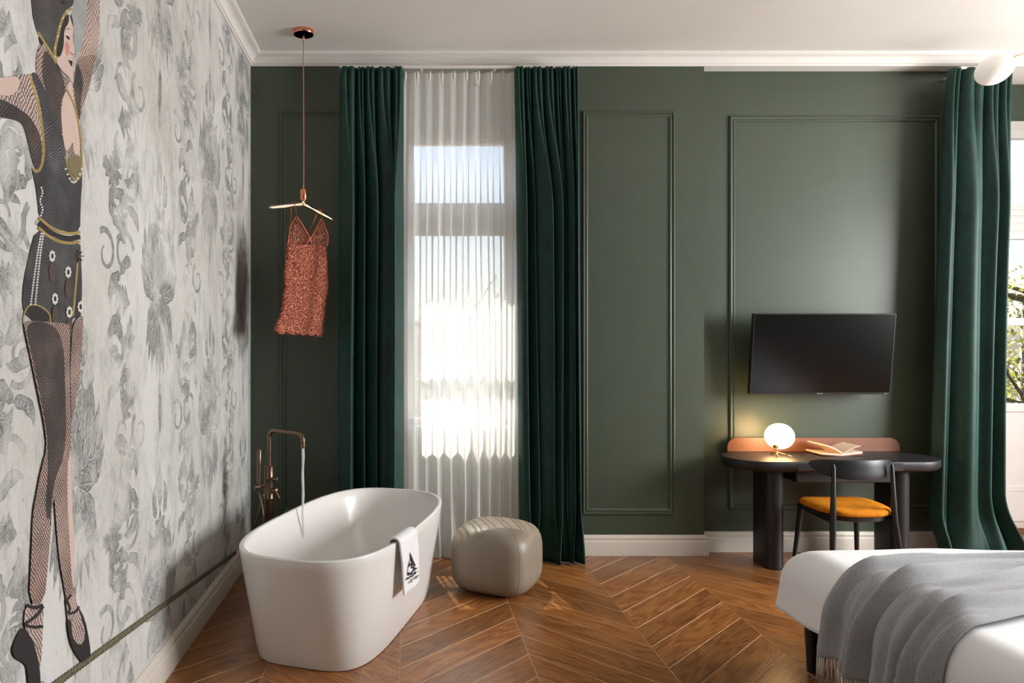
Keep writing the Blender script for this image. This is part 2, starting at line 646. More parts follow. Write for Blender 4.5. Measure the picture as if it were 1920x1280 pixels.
def hatch_mat(name, base, ink, dirs, spacing, width, cover=1.0, blot=0.0, base2=None):
    """pen hatching printed on a flat colour, in wall coordinates"""
    t = NT(name)
    y, z = wp_vec(t)
    pos = t.coord('Position')
    wob = t.math('MULTIPLY', t.math('SUBTRACT', t.noise(pos, 9, 3), .5), spacing * 3.5)
    b = t.ramp(t.noise(pos, 5, 4), [(.35, base), (.65, base2 or base)])
    msk = None
    for k, a in enumerate(dirs):
        q = t.math('ADD', t.math('MULTIPLY', y, cos(radians(a)) / spacing), t.math('MULTIPLY', z, sin(radians(a)) / spacing))
        q = t.math('ADD', q, t.math('DIVIDE', wob, spacing))
        fr = t.math('ABSOLUTE', t.math('SUBTRACT', t.math('FRACT', q), .5))
        th = t.math('ADD', width * .5, t.math('MULTIPLY', t.math('SUBTRACT', t.noise(pos, 7 + k * 3, 4), .5), width * 1.4))
        l = t.math('LESS_THAN', fr, th)
        msk = l if msk is None else t.math('MAXIMUM', msk, l)
    c = t.mix(t.math('MULTIPLY', msk, cover), b, ink)
    if blot:
        n = t.math('MULTIPLY', t.math('SUBTRACT', t.noise(pos, 3.6, 4, .6), .45, clamp=True), 4.0 * blot, clamp=True)
        c = t.mix(n, c, ink)
    t.pbr(Base_Color=c, Roughness=.75)
    return t.mat


SK, SK2, INK = rgb(206, 180, 168), rgb(212, 190, 180), rgb(54, 48, 46)
M['skin'] = hatch_mat('printed_skin', SK, rgb(150, 112, 98), [62], .013, .10, .4, 0, SK2)
M['skin_plain'] = hatch_mat('printed_plain_skin', SK, rgb(196, 160, 142), [62], .02, .05, .2, 0, SK2)
M['net'] = hatch_mat('printed_fishnet', SK, INK, [35, 145], .0125, .24, .92, .10, SK2)
M['net_dark'] = hatch_mat('printed_dark_fishnet', rgb(140, 118, 108), rgb(44, 40, 41), [40, 140], .0095, .50, .95, .85, rgb(104, 90, 86))
M['net_mid'] = hatch_mat('printed_mid_fishnet', rgb(196, 162, 146), rgb(46, 40, 40), [40, 140], .010, .34, .93, .25, SK)
M['bodice'] = hatch_mat('printed_black_costume', rgb(128, 128, 130), rgb(42, 42, 44), [50, 125], .0085, .56, .95, .35, rgb(104, 102, 102))
M['cap'] = hatch_mat('printed_feather_cap', rgb(118, 120, 122), rgb(44, 43, 44), [40, 130], .007, .50, .92, .4, rgb(104, 98, 92))
M['plume'] = hatch_mat('printed_grey_plume', rgb(170, 172, 172), rgb(92, 94, 94), [20], .010, .35, .8, .2, rgb(188, 189, 188))
M['mural_black'] = hatch_mat('printed_black', rgb(40, 37, 38), rgb(30, 28, 30), [30], .01, .3, .7)
M['mural_gold'] = hatch_mat('printed_gold', rgb(160, 134, 70), rgb(104, 84, 44), [50], .006, .22, .7, .1, rgb(178, 156, 92))
M['mural_olive'] = hatch_mat('printed_olive', rgb(132, 122, 88), rgb(92, 84, 60), [150], .006, .25, .7)
M['mural_white'] = hatch_mat('printed_white_bead', rgb(216, 214, 208), rgb(150, 148, 142), [50], .008, .2, .5)
M['mural_brown'] = hatch_mat('printed_brown_tassel', rgb(92, 76, 68), rgb(56, 46, 42), [5], .005, .4, .8)
M['mural_pink'] = hatch_mat('printed_pink_cheek', rgb(206, 136, 130), rgb(190, 120, 116), [60], .01, .1, .3)

# ------------------------------------------------------------------ the room
XL = -1.119          # left wall
YB = 5.304           # projecting part of the back wall
YR = 5.400           # recessed part of the back wall
XS = 2.196           # step between the two
ZC = 3.650           # ceiling
ZK = 3.570           # lower edge of the cornice
XR = 6.20            # right wall
YF = -2.00           # wall behind the camera
YN = 5.90            # balcony door plane
NX0, NX1 = 4.45, 5.85

# floor slab
m = MB()
m.box(XL - .2, XR + .2, YF - .2, 6.3, -.14, -.016)
floor = struct(m.build('floor', M['oak_base']), 'brown oak floor laid in wide chevron boards')

# chevron boards
SEAM0, SW, PITCH, PH = -.017, .641, .2412, .085


def clip_poly(poly, x0, x1, y0, y1):
    for ax, val, keep in ((0, x0, 1), (0, x1, -1), (1, y0, 1), (1, y1, -1)):
        out = []
        for i in range(len(poly)):
            a, b = poly[i], poly[(i + 1) % len(poly)]
            da, db = (a[ax] - val) * keep, (b[ax] - val) * keep
            if da >= 0:
                out.append(a)
            if (da >= 0) != (db >= 0):
                k = da / (da - db)
                out.append((a[0] + (b[0] - a[0]) * k, a[1] + (b[1] - a[1]) * k))
        poly = out
        if len(poly) < 3:
            return []
    return poly


def poly_area(p):
    return .5 * abs(sum(p[i][0] * p[(i + 1) % len(p)][1] - p[(i + 1) % len(p)][0] * p[i][1] for i in range(len(p))))


def inset(poly, d):
    n = len(poly)
    sgn = 1 if sum(poly[i][0] * poly[(i + 1) % n][1] - poly[(i + 1) % n][0] * poly[i][1] for i in range(n)) > 0 else -1
    out = []
    for i in range(n):
        p0, p1, p2 = Vector(poly[i - 1]), Vector(poly[i]), Vector(poly[(i + 1) % n])
        e1, e2 = (p1 - p0).normalized(), (p2 - p1).normalized()
        n1, n2 = Vector((-e1.y, e1.x)) * sgn, Vector((-e2.y, e2.x)) * sgn
        b = n1 + n2
        k = d / max(.25, (1 + n1.dot(n2)))
        out.append(tuple(p1 + b * k))
    return out


plank_cache = {}


def plank(poly, c, ang, key):
    """board whose local x axis runs along the grain; a recessed joint and an edge bevel with its pale highlight painted in"""
    if key is None or key not in plank_cache:
        ca, sa = cos(-ang), sin(-ang)
        loc = [((p[0] - c[0]) * ca - (p[1] - c[1]) * sa, (p[0] - c[0]) * sa + (p[1] - c[1]) * ca) for p in poly]
        loc = inset(loc, .0006)
        ins = inset(loc, .0016)
        mm = MB()
        n = len(loc)
        mm.add([(x, y, -.016) for x, y in loc] + [(x, y, -.0016) for x, y in loc] + [(x, y, 0) for x, y in ins],
               [(i, (i + 1) % n, n + (i + 1) % n, n + i) for i in range(n)])
        o = len(mm.v) - 2 * n
        for i in range(n):
            mm.f.append([o + i, o + (i + 1) % n, o + n + (i + 1) % n, o + n + i])
            mm.m.append(1)
        mm.f.append([o + n + i for i in range(n)])
        mm.m.append(0)
        ob = mm.build('plank', [M['oak'], M['bevel']], floor)
        if key is not None:
            plank_cache[key] = ob.data
    else:
        ob = bpy.data.objects.new('plank', plank_cache[key])
        COL.objects.link(ob)
        ob.parent = floor
    ob.location = (c[0], c[1], 0)
    ob.rotation_euler = (0, 0, ang)
    return ob


for i in range(-2, 8):
    xa, xb = SEAM0 + i * SW, SEAM0 + (i + 1) * SW
    up = 1 if i % 2 == 0 else -1       # even seams carry phase PH, boards rise away from them
    ya_ph = PH if i % 2 == 0 else PH + SW
    for k in range(-3, 30):
        ya = ya_ph + k * PITCH
        yb_ = ya + up * SW
        poly = [(xa, ya), (xb, yb_), (xb, yb_ + PITCH), (xa, ya + PITCH)]
        full = poly_area(poly)
        yhi = YB if (xa + xb) / 2 < XS else YR
        y1 = YN - .02 if xa > NX0 else (YR if xb > XS else YB)
        cl = clip_poly(poly, XL, XR, 2.35, y1)
        if not cl or poly_area(cl) < .002:
            continue
        c = ((xa + xb) / 2, (ya + yb_ + PITCH) / 2)
        ang = atan2(up * SW, SW)
        isfull = abs(poly_area(cl) - full) < 1e-6
        plank(cl, c, ang, ('u' if up > 0 else 'd') if isfull else None)

# walls
m = MB()
m.box(XL - .2, XL, YF - .2, YB + .02, -.016, ZC + .02)
wall_left = struct(m.build('wall_left', M['plaster']), 'left wall papered with a weathered grey damask mural')

m = MB()
m.box(XL - .2, -.08, YB, 5.73, -.016, ZC + .02)
m.box(.90, XS, YB, 5.73, -.016, ZC + .02)
m.box(XS, NX0 - .12, YR, 5.73, -.016, ZC + .02)
m.box(NX0 - .12, NX0, YR, 6.1, -.016, ZC + .02)
m.box(NX1, XR + .2, YR, 6.1, -.016, ZC + .02)
m.box(NX0, NX1, YN, 6.1, 3.347, ZC + .02)
wall_back = struct(m.build('wall_back', M['green']), 'dark green panelled wall with a projecting centre section')

m = MB()
GX0, GX1, GZ0, GZ1 = .03, .80, .93, 3.10
m.box(-.08, .90, 5.42, 5.73, -.016, GZ0 - .03)
m.box(-.08, .90, 5.42, 5.73, GZ1, ZC + .02)
m.box(-.08, GX0, 5.42, 5.73, GZ0 - .03, GZ1)
m.box(GX1, .90, 5.42, 5.73, GZ0 - .03, GZ1)
m.box(-.0805, -.078, YB + .001, 5.42, 0, ZC)
m.box(.898, .9005, YB + .001, 5.42, 0, ZC)
struct(m.build('wall_niche', M['niche']), 'pale plaster niche around the window')

m = MB()
m.box(XR, XR + .2, YF - .2, 2.05, -.016, ZC + .02)
m.box(XR, XR + .2, 3.95, YR, -.016, ZC + .02)
m.box(XR, XR + .2, 2.05, 3.95, -.016, .75)
m.box(XR, XR + .2, 2.05, 3.95, 3.15, ZC + .02)
struct(m.build('wall_right', M['green']))
m = MB()
m.box(XL, XR, YF - .2, YF, -.016, ZC + .02)
struct(m.build('wall_front', M['green']))
m = MB()
m.box(XL - .2, XR + .2, YF - .2, 5.73, ZC, ZC + .2)
m.box(NX0 - .12, XR + .2, 5.73, 6.1, ZC, ZC + .2)
struct(m.build('ceiling', M['white']), 'plain white ceiling')

# the window of the right wall, out of the picture, where the daylight comes from
def plain_window(n, axis, a, b, z0, z1, plane):
    mm = MB()
    t_ = .05
    for lo, hi, zz0, zz1 in ((a, a + t_, z0, z1), (b - t_, b, z0, z1), (a, b, z0, z0 + t_), (a, b, z1 - t_, z1), ((a + b) / 2 - .03, (a + b) / 2 + .03, z0, z1)):
        if axis == 'x':
            mm.box(plane, plane + .06, lo, hi, zz0, zz1)
        else:
            mm.box(lo, hi, plane - .06, plane, zz0, zz1)
    struct(mm.build('window_%d' % n, M['frame']))


plain_window(2, 'x', 2.05, 3.95, .75, 3.15, XR + .05)


def sweep(profile, path, normals):
    """profile (q out of the wall, z); path of (x,y) with mitre normals; returns rings"""
    return [[(x + nx * q, y + ny * q, z) for q, z in profile] for (x, y), (nx, ny) in zip(path, normals)]


# cornice: straight run along left wall and back wall
corn = [(0, ZK), (.010, ZK), (.014, ZK + .006), (.014, ZK + .012), (.022, ZK + .013)]
for k in range(9):
    a = k / 8 * pi / 2
    corn.append((.022 + .046 * (1 - cos(a)), ZK + .015 + .046 * sin(a)))
corn += [(.070, ZK + .064), (.078, ZK + .064), (.080, ZK + .070), (.086, ZK + .072), (.088, ZC), (0, ZC)]
m = MB()
m.loft(sweep(corn, [(XL, YF), (XL, YB)], [(1, 0), (1, -1)]), True, True)
struct(m.build('trim_1', M['white'], smooth=30), 'white cornice along the papered wall')
m = MB()
m.loft(sweep(corn, [(XL, YB), (NX0, YB), (NX1 + .4, YB)], [(1, -1), (0, -1), (0, -1)]), True, True)
m.box(XS, NX0 + .005, YB - .001, YR, ZK, ZC)
struct(m.build('trim_2', M['white'], smooth=30), 'white cornice above the green wall')

# baseboards
BH = .148
base = [(0, 0), (.026, 0), (.026, .098), (.024, .104), (.018, .110), (.018, .117), (.021, .121), (.021, .128), (.014, .142), (.006, BH), (0, BH)]
m = MB()
m.loft(sweep(base, [(XL, YF), (XL, YB)], [(1, 0), (1, -1)]), True, True)
struct(m.build('baseboard_left', M['trim'], smooth=30), 'off-white skirting under the papered wall')
m = MB()
m.loft(sweep(base, [(XL, YB), (-.08, YB)], [(1, -1), (0, -1)]), True, True)
m.loft(sweep(base, [(.90, YB), (XS, YB), (XS, YR)], [(0, -1), (1, -1), (1, -1)]), True, True)
struct(m.build('baseboard_back', M['trim'], smooth=30), 'off-white skirting of the projecting wall section')
m = MB()
m.loft(sweep(base, [(XS, YR), (NX0, YR)], [(1, -1), (0, -1)]), True, True)
struct(m.build('baseboard_recess', M['trim'], smooth=30), 'off-white skirting of the recessed wall section')

# panel mouldings
mold = [(0, 0), (.004, .012), (.010, .016), (.016, .016), (.019, .010), (.026, .008), (.030, .010), (.036, .012), (.042, .008), (.048, 0)]


def panel(n, x0, x1, z0, z1, yw, label):
    mm = MB()
    rings = []
    for x, z, dx, dz in ((x0, z0, 1, 1), (x1, z0, -1, 1), (x1, z1, -1, -1), (x0, z1, 1, -1), (x0, z0, 1, 1)):
        rings.append([(x + dx * q, yw - h, z + dz * q) for q, h in mold])
    mm.loft(rings, closed=False)
    struct(mm.build('trim_%d' % n, M['green'], smooth=25), label)


panel(3, -.905, -.20, .293, 3.245, YB, 'dark green panel moulding behind the copper pendant')
panel(4, 1.300, 1.984, .293, 3.245, YB, 'dark green panel moulding between the curtain and the wall step')
panel(5, 2.418, 4.000, .306, 3.240, YR, 'wide dark green panel moulding behind the television')

# ---- main window behind the sheer
w1 = thing('window_1', 'white timber window behind the sheer curtain', 'window', (.415, 5.48, GZ0))
del w1['category']
w1['kind'] = 'structure'
m = MB()
for a, b, c, d in ((GX0, GX0 + .045, GZ0, GZ1), (GX1 - .045, GX1, GZ0, GZ1), (GX0, GX1, GZ0, GZ0 + .05), (GX0, GX1, GZ1 - .05, GZ1)):
    m.box(a, b, 5.455, 5.51, c, d)
m.build('frame', M['frame'], w1)
m = MB()
m.box(GX0, GX1, 5.45, 5.515, 2.36, 2.60)
m.build('transom_rail', M['frame'], w1)
m = MB()
m.box(GX0, GX1, 5.46, 5.505, 1.655, 1.715)
m.build('glazing_bar', M['frame'], w1)
for a, b, c, d in ((GX0 + .04, GX1 - .04, 2.6, 3.06), (GX0 + .04, GX1 - .04, 1.71, 2.37), (GX0 + .04, GX1 - .04, .97, 1.66)):
    m = MB()
    m.box(a, b, 5.480, 5.484, c, d)
    m.build('pane', M['glass'], w1)
m = MB()
m.box(-.075, .895, 5.33, 5.47, GZ0 - .03, GZ0 + .004, bev=.006)
m.build('window_sill', M['frame'], w1)

# ---- balcony door in its niche
d1 = thing('door_1', 'white glazed balcony door beside the velvet curtain', 'door', (5.15, YN, 0))
del d1['category']
d1['kind'] = 'structure'
DX0, DX1 = 4.46, 5.84
m = MB()
for a, b, c, d in ((DX0, DX0 + .07, .094, 3.347), (DX1 - .07, DX1, .094, 3.347), (DX0, DX1, 3.213, 3.347)):
    m.box(a, b, YN - .01, YN + .07, c, d, bev=.006)
m.box(DX0, DX1, YN - .022, YN, 3.29, 3.347, bev=.004)
m.build('frame', M['door'], d1)
m = MB()
m.box(DX0 + .06, DX1 - .06, YN - .005, YN + .06, 2.393, 2.675)
for z in (2.455, 2.52, 2.58):
    m.box(DX0 + .06, DX1 - .06, YN - .012, YN, z, z + .05, bev=.004)
m.build('transom_rail', M['door'], d1)
m = MB()
m.box(DX0 + .06, DX1 - .06, YN, YN + .05, 1.686, 1.751, bev=.008)
m.build('glazing_bar', M['door'], d1)
m = MB()
m.box(DX0 + .06, DX1 - .06, YN, YN + .05, .983, 1.052, bev=.008)
m.build('lock_rail', M['door'], d1)
m = MB()
m.box(DX0 + .06, DX1 - .06, YN + .012, YN + .045, .37, .99)
m.build('door_panel', M['door'], d1)
m = MB()
m.box(DX0 + .06, DX1 - .06, YN, YN + .05, .335, .389, bev=.006)
m.box(DX0 + .06, DX1 - .06, YN, YN + .05, .094, .336, bev=.006)
m.build('bottom_rail', M['door'], d1)
for a, b, c, d in ((DX0 + .06, DX1 - .06, 2.67, 3.22), (DX0 + .06, DX1 - .06, 1.745, 2.40), (DX0 + .06, DX1 - .06, 1.045, 1.69)):
    m = MB()
    m.box(a, b, YN + .022, YN + .028, c, d)
    m.build('pane', M['glass'], d1)
m = MB()
m.lathe((4.86, YN - .012, 3.265), [(.006, 0), (.012, .004), (.012, .03), (.006, .035)], 12, (0, -1, 0))
m.build('hinge_knob', M['black_metal'], d1, smooth=True)
m = MB()
m.box(NX0, NX1, YN - .02, 6.1, -.016, .042)
struct(m.build('trim_6', M['wood_dark']), 'brown wooden step below the balcony door')
m = MB()
m.box(NX0, NX1, YN - .01, 6.1, .042, .078, bev=.004)
m.box(NX0, NX1, YN + .01, 6.1, .078, .095)
struct(m.build('trim_7', M['stone']), 'pale stone threshold of the balcony door')

# ------------------------------------------------------------------ wallpaper print
def on_wall(px, py, lift):
    """point of the photograph traced onto the plane of the left wall"""
    y = F * (-XL) / (CX - px)
    return (XL + lift, y, H - (py - CY) * y / F)


# damask ornament, laid out in wall metres (y, z)
class Leafs:
    """flat printed leaves and scrolls; every strip carries ring (edge), lu (along) and lv (across)"""
    ACR = ((-1.16, 2.0), (-1.0, 1.1), (-.86, .6), (-.4, 0.0), (0.0, 0.35), (.4, 0.0), (.86, .6), (1.0, 1.1), (1.16, 2.0))

    def __init__(self):
        self.v, self.f, self.r, self.lu, self.lv = [], [], [], [], []

    def strip(self, spine, widths):
        o = len(self.v)
        n = len(spine)
        for i in range(n):
            a = spine[max(0, i - 1)]
            b = spine[min(n - 1, i + 1)]
            dy, dz = b[0] - a[0], b[1] - a[1]
            l = max(1e-6, sqrt(dy * dy + dz * dz))
            ny, nz = -dz / l, dy / l
            for q, rr in self.ACR:
                self.v.append((spine[i][0] + ny * widths[i] * q, spine[i][1] + nz * widths[i] * q))
                self.r.append(rr)
                self.lu.append(i / (n - 1))
                self.lv.append(q)
        k = len(self.ACR)
        for i in range(n - 1):
            for j in range(k - 1):
                p = o + i * k + j
                self.f.append((p, p + 1, p + k + 1, p + k))

    def leaf(self, cy, cz, ang, ln, wd, curl=0.0, lobes=0, n=10):
        spine, ws = [], []
        a, y, z = ang, cy, cz
        for i in range(n + 1):
            s = i / n
            spine.append((y, z))
            ws.append(wd * .5 * (sin(pi * s ** .75) ** .8 + .02) * (1 + (.18 * sin(lobes * 2 * pi * s) if lobes else 0)))
            a += curl / n * (.4 + 1.2 * s)
            y += sin(a) * ln / n
            z += cos(a) * ln / n
        self.strip(spine, ws)
        return spine

    def ribbon(self, pts, w0, w1):
        self.strip(pts, [lerp(w0, w1, i / (len(pts) - 1)) * .5 for i in range(len(pts))])

    def acanthus(self, cy, cz, ang, ln, wd, curl, side):
        """central blade with curled leaflets along both sides"""
        for k in range(4):
            s = .12 + .19 * k
            a = ang + curl * s * .7
            y, z = cy + sin(ang + curl * s * .4) * ln * s, cz + cos(ang + curl * s * .4) * ln * s
            for sd in (-1, 1):
                self.leaf(y, z, a + sd * (.75 - .1 * k), ln * (.42 - .06 * k), wd * .62, sd * .9, 0, 8)
        self.leaf(cy, cz, ang, ln, wd, curl, 3, 12)


def spiral(cy, cz, r0, r1, a0, a1, n=26):
    return [(cy + lerp(r0, r1, i / n) * cos(lerp(a0, a1, i / n)), cz + lerp(r0, r1, i / n) * sin(lerp(a0, a1, i / n))) for i in range(n + 1)]


D_ = Leafs()
DR = random.Random(3)


def motif(y, z, s):
    for sd in (-1, 1):
        # framing stems that sweep from one flower to the next
        pts = [(y + sd * (.10 + .34 * sin(pi * t) ** .8) * s, z + lerp(-.66, .62, t) * s) for t in [k / 30 for k in range(31)]]
        for t, a, c in ((.18, 110, -1.6), (.34, 60, -1.9), (.55, 100, 1.8), (.74, 45, 1.7), (.88, 150, -1.5)):
            p = pts[int(t * 30)]
            D_.leaf(p[0], p[1], sd * radians(a), .17 * s, .050 * s, sd * c, 3)
            D_.leaf(p[0], p[1], sd * radians(a - 130), .15 * s, .045 * s, -sd * c, 2)
        D_.ribbon(spiral(y + sd * .33 * s, z + .40 * s, .012 * s, .085 * s, 0, sd * 2.7 * pi, 30), .008 * s, .020 * s)
        D_.ribbon(spiral(y + sd * .36 * s, z - .36 * s, .012 * s, .080 * s, pi, pi - sd * 2.6 * pi, 30), .008 * s, .020 * s)
        for cy_, cz_, r_, a_ in ((.40, .10, .10, .3), (.24, -.58, .085, 2.2)):
            D_.ribbon(spiral(y + sd * cy_ * s, z + cz_ * s, .025 * s, r_ * s, a_, a_ + sd * 2.0 * pi, 24), .008 * s, .022 * s)
        # the flower: fans of leaves
        for ang, ln, wd, cu in ((116, .21, .060, -1.3), (96, .25, .064, -1.2), (76, .28, .066, -1.1), (57, .31, .068, -.9), (38, .33, .07, -.7), (10, .36, .066, .5)):
            D_.leaf(y + sd * .01 * s, z, sd * radians(ang), ln * s, wd * s, sd * cu, 3)
        D_.acanthus(y + sd * .015 * s, z + .03 * s, sd * radians(20), .30 * s, .060 * s, -sd * .6, sd)
        for ang, ln, wd, cu in ((172, .34, .055, .1), (159, .34, .058, .2), (146, .31, .06, .35), (132, .27, .06, .5), (118, .22, .055, .8)):
            D_.leaf(y + sd * .01 * s, z - .03 * s, sd * radians(ang), ln * s, wd * s, sd * cu, 2)
        for q_ in range(4):
            D_.acanthus(y + sd * (.30 + .05 * q_) * s, z + (-.30 + .22 * q_) * s, sd * radians(35 + 50 * (q_ % 2)), .17 * s, .040 * s, -sd * .9, sd)
        D_.leaf(y + sd * .05 * s, z + .36 * s, sd * radians(30), .16 * s, .045 * s, -sd * 1.4, 2)
    D_.acanthus(y, z + .04 * s, 0, .36 * s, .075 * s, 0, 1)
    D_.leaf(y, z - .05 * s, pi, .34 * s, .062 * s, 0, 3)
    D_.leaf(y, z - .38 * s, pi, .26 * s, .040 * s, 0, 2)
    D_.leaf(y, z + .40 * s, 0, .20 * s, .045 * s, 0, 2)
    for k in range(5):
        D_.leaf(y, z - .02 * s, radians(-60 + 30 * k), .085 * s, .034 * s, 0, 0, 6)


for i in range(-4, 3):
    for j in range(-2, 3):
        motif(3.33 + i * .86, 1.80 + j * 1.42 + (.71 if i % 2 else 0), 1.06)

ZLO, ZHI = BH + .004, ZK - .004
ok = [(.9 < v[0] < YB - .01) and (ZLO < v[1] < ZHI) for v in D_.v]
m = MB()
m.add([(XL + .0005 + (i // 9 % 40) * .00001, v[0], v[1]) for i, v in enumerate(D_.v)], [f for f in D_.f if all(ok[k] for k in f)])
dam = m.build('damask_print', M['damask'], wall_left, recalc=False)
for nm, arr in (('ring', D_.r), ('lu', D_.lu), ('lv', D_.lv)):
    at = dam.data.attributes.new(nm, 'FLOAT', 'POINT')
    at.data.foreach_set('value', [float(x) for x in arr])
tag(dam, 'worn grey damask ornament printed on the wallpaper', kind='stuff')

# printed dancer: flat colour shapes traced onto the wall plane
dancer_parts = []
lift = [.0012]


def smooth_poly(pts, it=2):
    for _ in range(it):
        q = []
        for i in range(len(pts)):
            a, b = pts[i], pts[(i + 1) % len(pts)]
            q += [(a[0] * .75 + b[0] * .25, a[1] * .75 + b[1] * .25), (a[0] * .25 + b[0] * .75, a[1] * .25 + b[1] * .75)]
        pts = q
    return pts


dancer = MB()
DM = ['skin', 'skin_plain', 'net', 'net_dark', 'net_mid', 'bodice', 'cap', 'plume', 'mural_black', 'mural_gold', 'mural_olive', 'mural_white', 'mural_brown', 'mural_pink']


def shape(mat, pts, it=2):
    import mathutils
    p2 = smooth_poly(pts, it) if it else pts
    v3 = [on_wall(x, y, lift[0]) for x, y in p2]
    lift[0] += .00003
    tris = mathutils.geometry.tessellate_polygon([[Vector((v[1], v[2], 0)) for v in v3]])
    dancer.add(v3, [tuple(t) for t in tris], DM.index(mat))


def stroke(mat, pts, w, it=2):
    for _ in range(it):
        q = [pts[0]]
        for i in range(len(pts) - 1):
            a, b = pts[i], pts[i + 1]
            q += [(a[0] * .75 + b[0] * .25, a[1] * .75 + b[1] * .25), (a[0] * .25 + b[0] * .75, a[1] * .25 + b[1] * .75)]
        pts = q + [pts[-1]]
    L, R = [], []
    for i in range(len(pts)):
        a, b = pts[max(0, i - 1)], pts[min(len(pts) - 1, i + 1)]
        dx, dy = b[0] - a[0], b[1] - a[1]
        l = max(1e-6, sqrt(dx * dx + dy * dy))
        L.append((pts[i][0] - dy / l * w / 2, pts[i][1] + dx / l * w / 2))
        R.append((pts[i][0] + dy / l * w / 2, pts[i][1] - dx / l * w / 2))
    n = len(pts)
    dancer.add([on_wall(x, y, lift[0]) for x, y in L + R], [(i, i + 1, n + i + 1, n + i) for i in range(n - 1)], DM.index(mat))
    lift[0] += .00003


def dot(mat, x, y, rx, ry=None):
    ry = ry or rx
    shape(mat, [(x + rx * cos(k * pi / 4), y + ry * sin(k * pi / 4)) for k in range(8)], 0)


# plume behind, raised arm
shape('plume', [(136, -60), (170, -60), (166, 20), (156, 70), (151, 97), (141, 98), (138, 60), (134, 25)])
shape('net', [(164, -60), (186, -60), (187, 40), (184, 82), (177, 118), (168, 160), (157, 192), (147, 232), (139, 205), (135, 182), (138, 150), (143, 116), (152, 92), (155, 75), (160, 50), (163, 20)])
shape('net_mid', [(146, 108), (181, 100), (177, 118), (168, 160), (157, 192), (147, 232), (139, 205), (135, 182), (138, 150), (143, 116)], 1)
shape('net_dark', [(143, 118), (149, 126), (156, 150), (152, 180), (150, 214), (147, 231), (139, 205), (135, 182), (138, 150)], 1)
# neck and chest
shape('net_mid', [(70, 84), (80, 82), (104, 118), (113, 132), (120, 146), (131, 148), (137, 160), (141, 190), (146, 222), (150, 260), (152, 292), (125, 292), (118, 270), (112, 240), (100, 205), (82, 165), (64, 136)])
shape('net_dark', [(82, 88), (104, 118), (113, 132), (119, 150), (122, 170), (114, 190), (113, 214), (118, 250), (112, 240), (100, 205), (84, 168), (76, 130)], 1)
shape('skin_plain', [(118, 182), (123, 172), (130, 150), (135, 158), (138, 190), (144, 225), (149, 262), (150, 290), (138, 290), (136, 262), (131, 276), (122, 286), (115, 240), (114, 205)])
# face
shape('skin', [(120, 50), (127, 45), (130, 26), (136, 50), (136, 62), (135, 74), (140, 99), (138, 105), (134, 108), (136, 114), (137, 119), (135, 126), (137, 138), (134, 149), (127, 145), (112, 131), (103, 114), (109, 106), (116, 97), (119, 80)], 1)
shape('mural_pink', [(121, 77), (128, 80), (130, 92), (126, 108), (121, 96)])
shape('mural_black', [(121, 29), (129, 26), (128, 44), (122, 51), (119, 62), (119, 84), (116, 96), (113, 105), (107, 108), (103, 100), (105, 84), (109, 68), (114, 50)])
shape('mural_black', [(131, 26), (134, 28), (138, 52), (135, 46), (131, 34)])
shape('mural_black', [(122, 66), (127, 67), (131, 73), (128, 75), (124, 71)], 1)
shape('mural_white', [(123, 63), (128, 63), (128, 67), (123, 66)], 1)
stroke('mural_black', [(122, 56), (127, 53), (131, 55)], 1.2)
shape('mural_black', [(126, 111), (131, 114), (135, 113), (135, 119), (134, 126), (130, 120)], 1)
stroke('mural_black', [(130, 97), (133, 101), (138, 103)], 1.2)
stroke('mural_black', [(104, 116), (114, 133), (129, 146)], 1.6)
# cap with gold edge
shape('cap', [(54, -60), (140, -60), (138, 4), (133, 13), (122, 23), (113, 42), (108, 66), (102, 94), (103, 117), (84, 86), (70, 62), (65, 50), (59, 22)], 1)
shape('mural_black', [(70, 66), (80, 76), (80, 85), (75, 86)], 1)
dot('mural_brown', 106, 7, 5, 5)
dot('mural_black', 117, 4, 5, 4)
dot('mural_brown', 76, 8, 6, 9)
stroke('mural_gold', [(70, 60), (84, 82), (98, 104), (104, 118)], 4)
stroke('mural_gold', [(104, 118), (101, 94), (108, 66), (113, 42), (122, 23), (135, 13)], 5)
for i in range(14):
    k = i / 13
    a = [(104, 114), (101, 94), (108, 66), (113, 42), (122, 23), (134, 14)]
    q = k * 4.99
    j = int(q)
    dot('mural_white' if i % 2 else 'mural_olive', lerp(a[j][0], a[j + 1][0], q - j), lerp(a[j][1], a[j + 1][1], q - j), 1.6)
# stretched arm and glove
shape('net', [(-60, 150), (0, 146), (52, 137), (60, 142), (70, 176), (79, 225), (81, 290), (75, 316), (66, 321), (56, 290), (46, 246), (37, 226), (0, 219), (-60, 212)])
shape('skin', [(-60, 150), (0, 146), (34, 141), (36, 165), (20, 180), (0, 178), (-60, 176)])
shape('net_dark', [(-60, 186), (0, 184), (22, 196), (38, 206), (52, 216), (66, 236), (77, 262), (78, 296), (70, 322), (60, 308), (46, 246), (37, 227), (0, 220), (-60, 212)])
